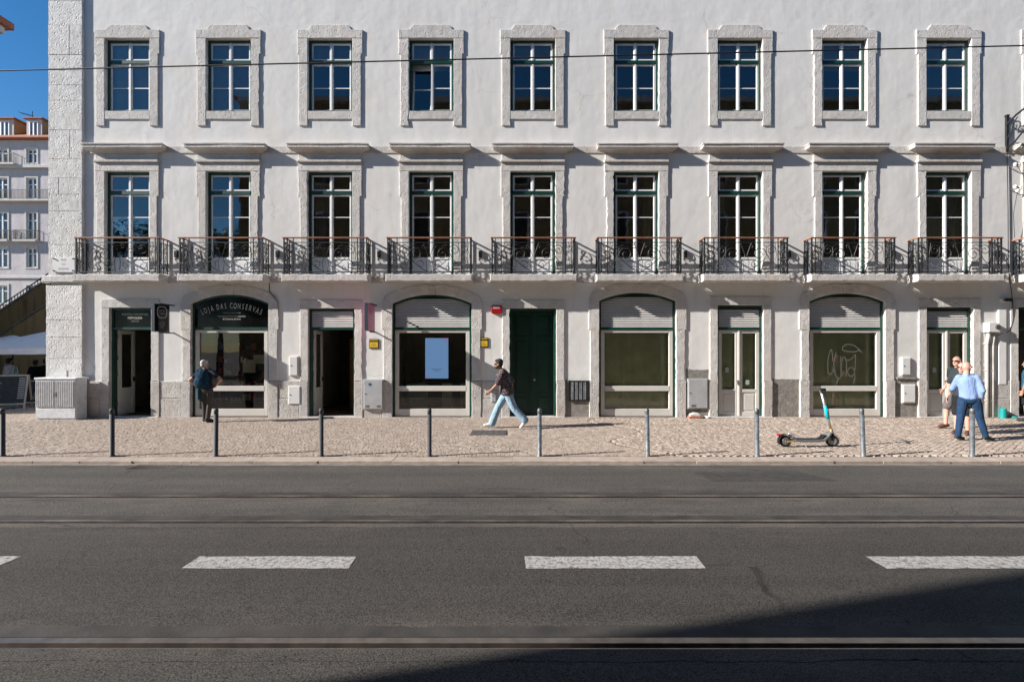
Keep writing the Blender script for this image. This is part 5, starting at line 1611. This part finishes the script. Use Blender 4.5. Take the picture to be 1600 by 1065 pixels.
# three men at the right and one cut by the frame
y3 = gy(688)
c_blue = cloth('light_blue_shirt', (.23, .33, .56), .08); c_jean = cloth('navy_jeans', (.018, .045, .10), .2); c_gs = simple('dark_green_shoes', (.015, .03, .03), .7); c_sole = simple('white_soles', (.7, .7, .68), .7)
person('bald man in light blue shirt and navy jeans, hand in pocket, seen from behind', (PX(1516, y3), y3, 0), 1.76, (.55, .83), M['skinpink'], c_blue, c_jean, c_gs, None,
    dict(head=(-.06, .02, 1.625), neck=(-.09, 0, 1.46), chest=(-.08, 0, 1.26), pelvis=(-.02, 0, .93), look=(.9, .35, -.08),
         shL=(-.19, .06, 1.40), shR=(.06, -.08, 1.40), elL=(-.16, .25, 1.14), wrL=(-.10, .36, 1.06), elR=(.09, -.18, 1.12), wrR=(.13, -.11, .93), hdR=(.12, -.06, .85),
         hipL=(-.11, .05, .9), hipR=(.07, -.05, .9), knL=(-.19, .03, .49), anL=(-.26, .02, .09), toeL=(-.09, .08, .035), knR=(.18, -.04, .49), anR=(.27, -.08, .09), toeR=(.45, -.05, .035)),
    long_sleeve=.72, loose=.016, wide=.98, sole=c_sole)
y4 = gy(670)
c_dt = cloth('charcoal_tee', (.035, .045, .05)); c_gsh = cloth('grey_shorts', (.12, .11, .11)); c_br = simple('brown_shoes', (.09, .03, .02), .6)
person('bald man in charcoal t-shirt and grey shorts walking left behind the others', (PX(1495, y4), y4, 0), 1.86, (-1, 0), M['skinpink'], c_dt, c_gsh, c_br, None,
    dict(head=(0, 0, 1.63), neck=(.02, 0, 1.47), chest=(.02, 0, 1.27), look=(-1, -.35, -.05), shL=(.0, -.18, 1.42), shR=(.02, .18, 1.42), elL=(.04, -.24, 1.15), wrL=(-.16, -.24, .99), elR=(.05, .25, 1.15), wrR=(-.1, .24, .95),
         hipL=(0, -.09, .9), hipR=(0, .09, .9), knR=(-.16, .10, .50), anR=(-.18, .10, .09), toeR=(-.33, .10, .035), knL=(.10, -.09, .5), anL=(.27, -.09, .24), toeL=(.22, -.09, .07)), wide=1.1, loose=.025, shorts=True)
y5 = gy(678)
person('man in dark top and sunglasses squeezed between the two bald men', (PX(1503, y5), y5, 0), 1.72, (-.7, -.5), M['skinpink'], c_dt, cloth('dark_shorts', (.02, .02, .022)), c_br, None, dict(look=(-.9, -.5, -.1)), shorts=True)
y6 = gy(658)
c_tb = cloth('petrol_tee', (.03, .09, .16)); c_bs = cloth('black_shorts', (.018, .018, .02))
person('man in petrol blue t-shirt and black shorts cut by the right edge', (PX(1606, y6), y6, 0), 1.74, (-.5, .8), M['skintan'], c_tb, c_bs, c_shoeb, 'full', None, shorts=True, glasses=False)
# ================================================================ THE LEFT BACKGROUND
# cafe in the shade beyond the corner
M['canvas'] = simple('parasol_canvas', (.80, .80, .82), .9, var=.06); M['blackboard'] = simple('chalkboard', (.02, .025, .03), .7, var=.3, vs=8); M['chalk'] = simple('chalk', (.32, .34, .36), .9); M['wood'] = simple('sign_wood', (.35, .31, .26), .8, var=.15)
def parasol(label, x, y, hw, zedge, zpeak):
    p = thing('parasol', label, 'parasol', (x, y, 0), 'cafe parasols')
    MB().tube([(0, 0, 0), (0, 0, zpeak)], .028, 8).build('pole', M['iron'], p, smooth=True)
    m = MB(); n = 4
    c = [(-hw, -hw), (hw, -hw), (hw, hw), (-hw, hw)]
    m.v += [(0, 0, zpeak)]
    for k in range(4):
        a, b = c[k], c[(k+1) % 4]
        for t in range(4):
            q = (a[0]+(b[0]-a[0])*t/4, a[1]+(b[1]-a[1])*t/4)
            sag = -.04 if t in (1, 2, 3) else 0
            m.v += [(q[0]*.5, q[1]*.5, (zedge+zpeak)/2-.03), (q[0], q[1], zedge+sag), (q[0]*1.003, q[1]*1.003, zedge-.22+sag)]
    for k in range(16):
        j = (k+1) % 16
        a, b = 1+3*k, 1+3*j
        m.f += [(0, a, b), (a, a+1, b+1, b), (a+1, a+2, b+2, b+1)]; m.m += [0]*3
    m.build('canopy', M['canvas'], p, recalc=False)
    r = MB()
    for q in c: r.tube([(0, 0, zpeak-.05), (q[0]*.98, q[1]*.98, zedge-.02)], .012, 5)
    r.build('rib', M['wood'], p)
    MB().lathe([(.28, 0), (.28, .06), (.05, .08)], 16).build('base', M['iron'], p)
parasol('white square cafe parasol nearest the stone corner pilaster', PX(88, 4.6), 4.6, 1.75, 2.13, 2.85)
parasol('greyish cafe parasol behind, at the left edge', PX(20, 8.2), 8.2, 1.5, 2.15, 2.75)
def aboard(label, x, y, w, h, rz):
    a = thing('menu_board', label, 'menu board', (x, y, 0), 'cafe menu boards', rz)
    for s in (-1, 1):
        m = MB(); 
        def pt(u, z, o_): return (u, s*(.28*(1-z/h))+s*o_, z)
        def slab(u0, u1, z0, z1, o0, o1, nm, mt):
            q = MB().add([pt(u0, z0, o1), pt(u1, z0, o1), pt(u1, z1, o1), pt(u0, z1, o1), pt(u0, z0, o0), pt(u1, z0, o0), pt(u1, z1, o0), pt(u0, z1, o0)], [(0, 1, 2, 3), (7, 6, 5, 4), (0, 4, 5, 1), (1, 5, 6, 2), (2, 6, 7, 3), (3, 7, 4, 0)])
            return q.build(nm, mt, a)
        slab(-w/2, -w/2+.05, 0, h, 0, .03, 'stile', M['wood']); slab(w/2-.05, w/2, 0, h, 0, .03, 'stile', M['wood'])
        slab(-w/2+.05, w/2-.05, h-.05, h, 0, .03, 'rail', M['wood']); slab(-w/2+.05, w/2-.05, .15, .2, 0, .03, 'rail', M['wood'])
        slab(-w/2+.05, w/2-.05, .2, h-.05, .008, .02, 'chalk_panel', M['blackboard'])
        if s < 0:
            for q in range(11):
                z = h-.14-q*.075
                if z < .28: break
                slab(w/2-.24, w/2-.07, z, z+.035, .02, .023, 'price_strip', M['chalk'])
                if q % 2 == 0: slab(-w/2+.1, -w/2+.1+.15+.12*((q*7) % 3)/3, z, z+.014, .02, .023, 'chalk_line', M['chalk'])
ya = gy(638)
aboard('chalk menu A-board leaning open at the left edge of the cafe', PX(16, ya), ya, 1.0, 1.17, R(24))
aboard('second dark menu board half hidden behind the street cabinet', PX(54, ya+.6), ya+.6, .7, .95, R(8))
c_w = cloth('white_shirt', (.50, .47, .48)); c_dk = cloth('black_jacket', (.012, .012, .014)); c_dk2 = cloth('dark_trousers', (.02, .02, .025))
person('cafe guest in a white shirt with black hair at the left edge', (PX(15, 4.2), 4.2, 0), 1.72, (.3, 1), M['skintan'], c_w, c_dk2, c_shoeb, 'full', None, glasses=False, detail=.016, long_sleeve=.8)
person('cafe guest in a black jacket with brown hair under the parasol', (PX(56, 5.2), 5.2, 0), 1.62, (-.2, 1), M['skintan'], c_dk, c_dk2, c_shoeb, 'full', None, glasses=False, detail=.016, long_sleeve=.9)
person('cafe guest in black half hidden by the stone corner pilaster', (PX(73, 4.8), 4.8, 0), 1.68, (.2, 1), M['skindark'], c_dk, c_dk2, c_shoeb, 'full', None, glasses=False, detail=.016, long_sleeve=.9)
tb = MB().lathe([(.38, .72), (.40, .735), (.38, .75)], 20)
t_ = thing('cafe_table', 'round dark cafe table among the standing guests', 'table', (PX(36, 4.9), 4.9, 0))
tb.build('table_top', M['iron'], t_); MB().tube([(0, 0, 0), (0, 0, .72)], .03, 8).build('leg', M['iron'], t_); MB().lathe([(.22, 0), (.2, .03)], 16).build('base', M['iron'], t_)
bagm = thing('tote_bag', 'white and turquoise tote bag hanging at the guest in the white shirt', 'bag', (PX(24, 3.9), 3.9, .85))
M['tote'] = simple('tote_print', (.12, .42, .42), .8, var=.6, vs=14)
blob('bag_body', [('ell', Vector((0, 0, .18)), Vector((.17, 0, 0)), Vector((0, .06, 0)), Vector((0, 0, .18)))], M['tote'], bagm, .015, 2)
MB().tube([(-.1, 0, .32), (-.06, 0, .52), (.06, 0, .52), (.1, 0, .32)], .012, 6).build('handle', M['canvas'], bagm)
# retaining wall with a stair climbing to the right
wy_ = 12.0
M['ochre'] = plaster_mat('ochre_plaster', (.42, .31, .16), (.17, .12, .07), .02); M['ochredark'] = plaster_mat('stained_ochre', (.30, .225, .12), (.07, .05, .035), .02)
def sxz(px, py): return (PX(px, wy_), PZ(py, wy_))
rw = thing('retaining_wall', 'ochre stained retaining wall with a stair parapet climbing to the right', 'wall', (0, wy_, 0))
sl = (PZ(437, wy_)-PZ(487, wy_))/(PX(75, wy_)-PX(0, wy_))
xa, xb = PX(-60, wy_), PX(130, wy_)
zl = lambda x, off: PZ(487, wy_)+off+(x-PX(0, wy_))*sl
MB().prism([(xa, -.1), (xb, -.1), (xb, zl(xb, -1.30)), (xa, max(.2, zl(xa, -1.30)))], 0, .5, .0).build('wall_face', M['ochre'], rw)
MB().prism([(xa, zl(xa, -1.25)), (xb, zl(xb, -1.25)), (xb, zl(xb, 0)), (xa, zl(xa, 0))], .02, .45).build('parapet', M['ochredark'], rw)
MB().prism([(xa, zl(xa, -1.36)), (xb, zl(xb, -1.36)), (xb, zl(xb, -1.24)), (xa, zl(xa, -1.24))], -.06, .5, .02).build('moulding', M['cement'], rw)
MB().prism([(xa, zl(xa, 0)), (xb, zl(xb, 0)), (xb, zl(xb, .12)), (xa, zl(xa, .12))], -.05, .5, .02).build('coping', M['cement'], rw)
m = MB()
m.tube([(xa, .2, zl(xa, .5)), (xb, .2, zl(xb, .5))], .03, 6); m.tube([(xa, .2, zl(xa, .22)), (xb, .2, zl(xb, .22))], .02, 6)
q = xa
while q < xb: m.tube([(q, .2, zl(q, .1)), (q, .2, zl(q, .5))], .016, 5); q += .16
m.build('railing', M['iron'], rw)
# tall town house up the hill
TY = 33.0
th = thing('town_house', 'tall pale lilac town house with balconies and dormers far behind at the left', 'building', (0, TY, 0))
M['lilac'] = plaster_mat('lilac_plaster', (.58, .545, .56), (.46, .43, .44), .02); M['trim'] = simple('pale_trim', (.58, .56, .53), .9, var=.1); M['ochredorm'] = simple('dormer_side', (.45, .28, .14), .9, var=.15); M['farglass'] = glass_mat('far_glass', (.6, .65, .7), 3.0)
tx = lambda px: PX(px, TY); tz = lambda py: PZ(py, TY)
X0, X1 = tx(-70), tx(120)
eave = tz(219)
cols = [(-52, -36), (-8, 12), (41.5, 57.5), (96, 112)]
rows = [(233, 255), (278, 311), (331, 374), (387, 418), (446, 474)]
hs = [(tx(a), tx(b), tz(d_), tz(c_)) for a, b in cols for c_, d_ in rows]
xs = sorted(set([X0, X1]+[h[0] for h in hs]+[h[1] for h in hs])); zs = sorted(set([-.1, eave]+[h[2] for h in hs]+[h[3] for h in hs]))
m = MB()
for i in range(len(xs)-1):
    for k in range(len(zs)-1):
        cx_, cz_ = (xs[i]+xs[i+1])/2, (zs[k]+zs[k+1])/2
        if any(h[0] < cx_ < h[1] and h[2] < cz_ < h[3] for h in hs): continue
        m.quad((xs[i], 0, zs[k]), (xs[i+1], 0, zs[k]), (xs[i+1], 0, zs[k+1]), (xs[i], 0, zs[k+1]))
m.build('wall', M['lilac'], th, recalc=False)
MB().box(X0, X1, .6, 9, -.1, eave).build('block', M['lilac'], th)
for (a, b, z0, z1) in hs:
    if b < tx(-20) or a > tx(85): continue
    w = MB().frame(a, b, z0, z1, .1, .12, .25).build('window', M['white'], th)
    mm = MB(); mm.box((a+b)/2-.06, (a+b)/2+.06, .1, .2, z0+.1, z1-.1); mm.box(a+.1, (a+b)/2-.06, .13, .2, z0+(z1-z0)*.68, z0+(z1-z0)*.68+.08); mm.box((a+b)/2+.06, b-.1, .13, .2, z0+(z1-z0)*.68, z0+(z1-z0)*.68+.08)
    mm.build('sash', M['white'], w)
    MB().quad((a+.1, .18, z0+.1), (b-.1, .18, z0+.1), (b-.1, .18, z1-.1), (a+.1, .18, z1-.1)).build('pane', M['farglass'], w, recalc=False)
    MB().box(a, b, .35, .4, z0, z1).build('room_back', M['dark'], w)
    MB().frame(a-.17, b+.17, z0-.12, z1+.2, .168, -.05, .12, wt=.198, wb=.118).build('surround', M['trim'], w)
def far_balcony(a, b, zt, h=.95, dep=.55):
    s_ = MB().cbox(a, b, -dep, -.001, zt-.18, zt, .02).build('balcony', M['trim'], th)
    r = MB()
    r.box(a+.02, b-.02, -dep+.01, -dep+.05, zt+h-.05, zt+h); r.box(a+.02, b-.02, -dep+.02, -dep+.04, zt+.06, zt+.1)
    x_ = a+.03
    while x_ < b-.02: r.box(x_, x_+.025, -dep+.015, -dep+.04, zt, zt+h); x_ += .13
    for e in (a+.02, b-.05):
        r.box(e, e+.03, -dep+.05, -.01, zt+h-.05, zt+h)
        for q in range(4): r.box(e, e+.02, -dep+.1+q*.12, -dep+.12+q*.12, zt, zt+h)
    r.build('railing', M['iron'], s_)
far_balcony(tx(-60), tx(30), tz(257)); far_balcony(tx(-66), tx(116), tz(313.5)); 
for a, b in ((-14, 20), (28, 64)): far_balcony(tx(a), tx(b), tz(376))
MB().cbox(X0, X1, -.12, -.001, tz(435), tz(431), .02).build('band', M['trim'], th)
MB().cbox(X0, X1, -.35, .5, tz(264), tz(259), .03).build('band', M['trim'], th)
MB().cbox(X0-.3, X1+.3, -.5, 9, eave, eave+.18, .05).build('eaves', M['tile'], th)
m = MB(); m.quad((X0-.3, -.45, eave+.18), (X1+.3, -.45, eave+.18), (X1+.3, 3.2, eave+2.6), (X0-.3, 3.2, eave+2.6)); m.quad((X0-.3, 3.2, eave+2.6), (X1+.3, 3.2, eave+2.6), (X1+.3, 9, eave+.18), (X0-.3, 9, eave+.18)); m.build('roof', M['tile'], th, recalc=False)
for a, b in ((-6, 20), (40, 64)):
    xa_, xb_ = tx(a), tx(b); zt = tz(184)
    dm = MB().box(xa_, xb_, .1, 3.0, eave+.15, zt-.12).build('dormer', M['lilac'], th)
    MB().box(xa_-.012, xa_-.002, .12, 3.0, eave+.2, zt-.14).build('dormer_cheek', M['ochredorm'], dm); MB().box(xb_+.002, xb_+.012, .12, 3.0, eave+.2, zt-.14).build('dormer_cheek', M['ochredorm'], dm)
    MB().box(xa_-.2, xb_+.25, -.15, 3.2, zt-.12, zt).build('dormer_roof', M['tile'], dm)
    wx0, wx1 = (xa_+xb_)/2-.48, (xa_+xb_)/2+.42
    w = MB().frame(wx0, wx1, tz(214), tz(189), .1, .04, .09).build('window', M['white'], dm)
    MB().quad((wx0+.1, .085, tz(214)+.1), (wx1-.1, .085, tz(214)+.1), (wx1-.1, .085, tz(189)-.1), (wx0+.1, .085, tz(189)-.1)).build('pane', M['farglass'], dm, recalc=False)
    MB().box((wx0+wx1)/2-.06, (wx0+wx1)/2+.06, .03, .08, tz(214), tz(189)).build('mullion', M['white'], dm)
an = thing('roof_aerial', 'thin television aerial on the far town house roof', 'aerial', (tx(27), TY+1.5, tz(184)))
m = MB().tube([(0, 0, -1), (0, 0, 1.4)], .03, 5); m.tube([(-1.3, 0, 1.25), (.1, 0, .9)], .025, 5)
for q in range(5): m.tube([(-1.2+q*.28, -.3, 1.22-q*.075), (-1.2+q*.28, .3, 1.22-q*.075)], .015, 4)
m.build('mast', M['iron'], an)
# house across the side street: only the corner of its tiled eave looks into the picture
ho = thing('neighbour_house', 'red tiled eave corner of the neighbouring house in the top left corner', 'building', (-28, 0, 0))
MB().box(-16, 0, -2.2, 11, -.1, 19.0).build('wall', M['ochre'], ho)
MB().cbox(-16.2, .75, -2.5, 11.35, 19.0, 19.35, .05).build('soffit', M['trim'], ho)
MB().cbox(-16.4, 1.0, -2.7, 11.6, 19.35, 19.7, .05).build('eave_tiles', M['tile'], ho)
m = MB().add([(-16.4, -2.7, 19.7), (1.0, -2.7, 19.7), (1.0, 11.6, 19.7), (-16.4, 11.6, 19.7), (-8, 1, 22.5), (-8, 7, 22.5)], [(0, 1, 4), (1, 2, 5, 4), (2, 3, 5), (3, 0, 4, 5)])
m.build('roof', M['tile'], ho)
# ================================================================ THE STREET BEHIND THE CAMERA (seen in the glass, shades the road)
OY = -15.4
ob = thing('opposite_building', 'tall building across the street that shades the near carriageway', 'building', (0, OY, 0))
XO = -17.1
MB().box(XO, 60, -14, 0, -.1, 17.5).build('wall', M['ochredark'], ob)
MB().cbox(XO, 60.4, -14.4, .3, 17.5, 17.8, .05).build('eaves', M['trim'], ob)
MB().add([(XO-.4, .3, 17.8), (60, .3, 17.8), (60, -7, 19.6), (XO+4, -7, 19.6), (XO-.4, -14, 17.8), (60, -14, 17.8)], [(0, 1, 2, 3), (3, 2, 5, 4), (0, 3, 4)]).build('roof', M['tile'], ob)
wm = MB().frame(-.65, .65, 0, 2.3, .09, 0, .06).mesh('window', M['white']); wp = MB().box(-.56, .56, .0, .03, .09, 2.21).mesh('pane', M['dark'])
for k in range(14):
    for z in (4.6, 8.4, 12.4):
        w = new_obj('window', wm, ob, (XO+2+k*3.1, .06, z)); w.rotation_euler = (0, 0, math.pi); new_obj('pane', wp, w)
M['leaf'] = simple('tree_leaf', (.05, .085, .025), .7, var=.5, vs=1.5); M['bark'] = simple('tree_bark', (.09, .07, .055), .9, var=.2, vs=8, bmp=.02, bs=12)
def tree(label, x, y, h, seed):
    rn = random.Random(seed)
    t = thing('tree', label, 'tree', (x, y, 0), 'trees down the side street')
    tr = MB().tube([(0, 0, -.1), (.1, 0, h*.25), (-.05, .1, h*.5), (.1, 0, h*.8)], .28, 10, r1=.06)
    cl = []
    for k in range(14):
        a = rn.uniform(0, 6.28); r = rn.uniform(.6, 2.6); z = h*rn.uniform(.42, .92)
        c = Vector((r*math.cos(a), r*math.sin(a), z)); cl.append((c, rn.uniform(.9, 1.7)))
        tr.tube([(0, 0, z*.6), tuple(c*.6+Vector((0, 0, z*.32))), tuple(c)], .07, 6, r1=.02)
    tr.build('trunk', M['bark'], t, smooth=True)
    m = MB()
    for k in range(4200):
        c, r = rn.choice(cl)
        d = Vector((rn.gauss(0, 1), rn.gauss(0, 1), rn.gauss(0, 1))).normalized()*r*rn.random()**.4
        p = c+d
        u = Vector((rn.uniform(-1, 1), rn.uniform(-1, 1), rn.uniform(-1, 1))).normalized(); v = u.cross(Vector((rn.uniform(-1, 1), rn.uniform(-1, 1), 1))).normalized()
        s_ = rn.uniform(.09, .17)
        m.quad(p-u*s_, p+v*s_*.6, p+u*s_, p-v*s_*.6)
    m.build('crown', M['leaf'], t, recalc=False)
tree('broad green tree reflected in the first balcony window', -24.5, -25.5, 12.8, 1)
tree('green tree reflected in the second balcony window', -20.5, -27.5, 13.6, 2)
tree('tall dark green tree beyond the corner, reflected at the far left', -33.5, -26.0, 13.2, 4)
tree('wide green tree farthest down the side street', -38.5, -28.5, 13.5, 5)
tree('smaller green tree at the street corner reflected far left', -28.5, -24.5, 11.8, 3)
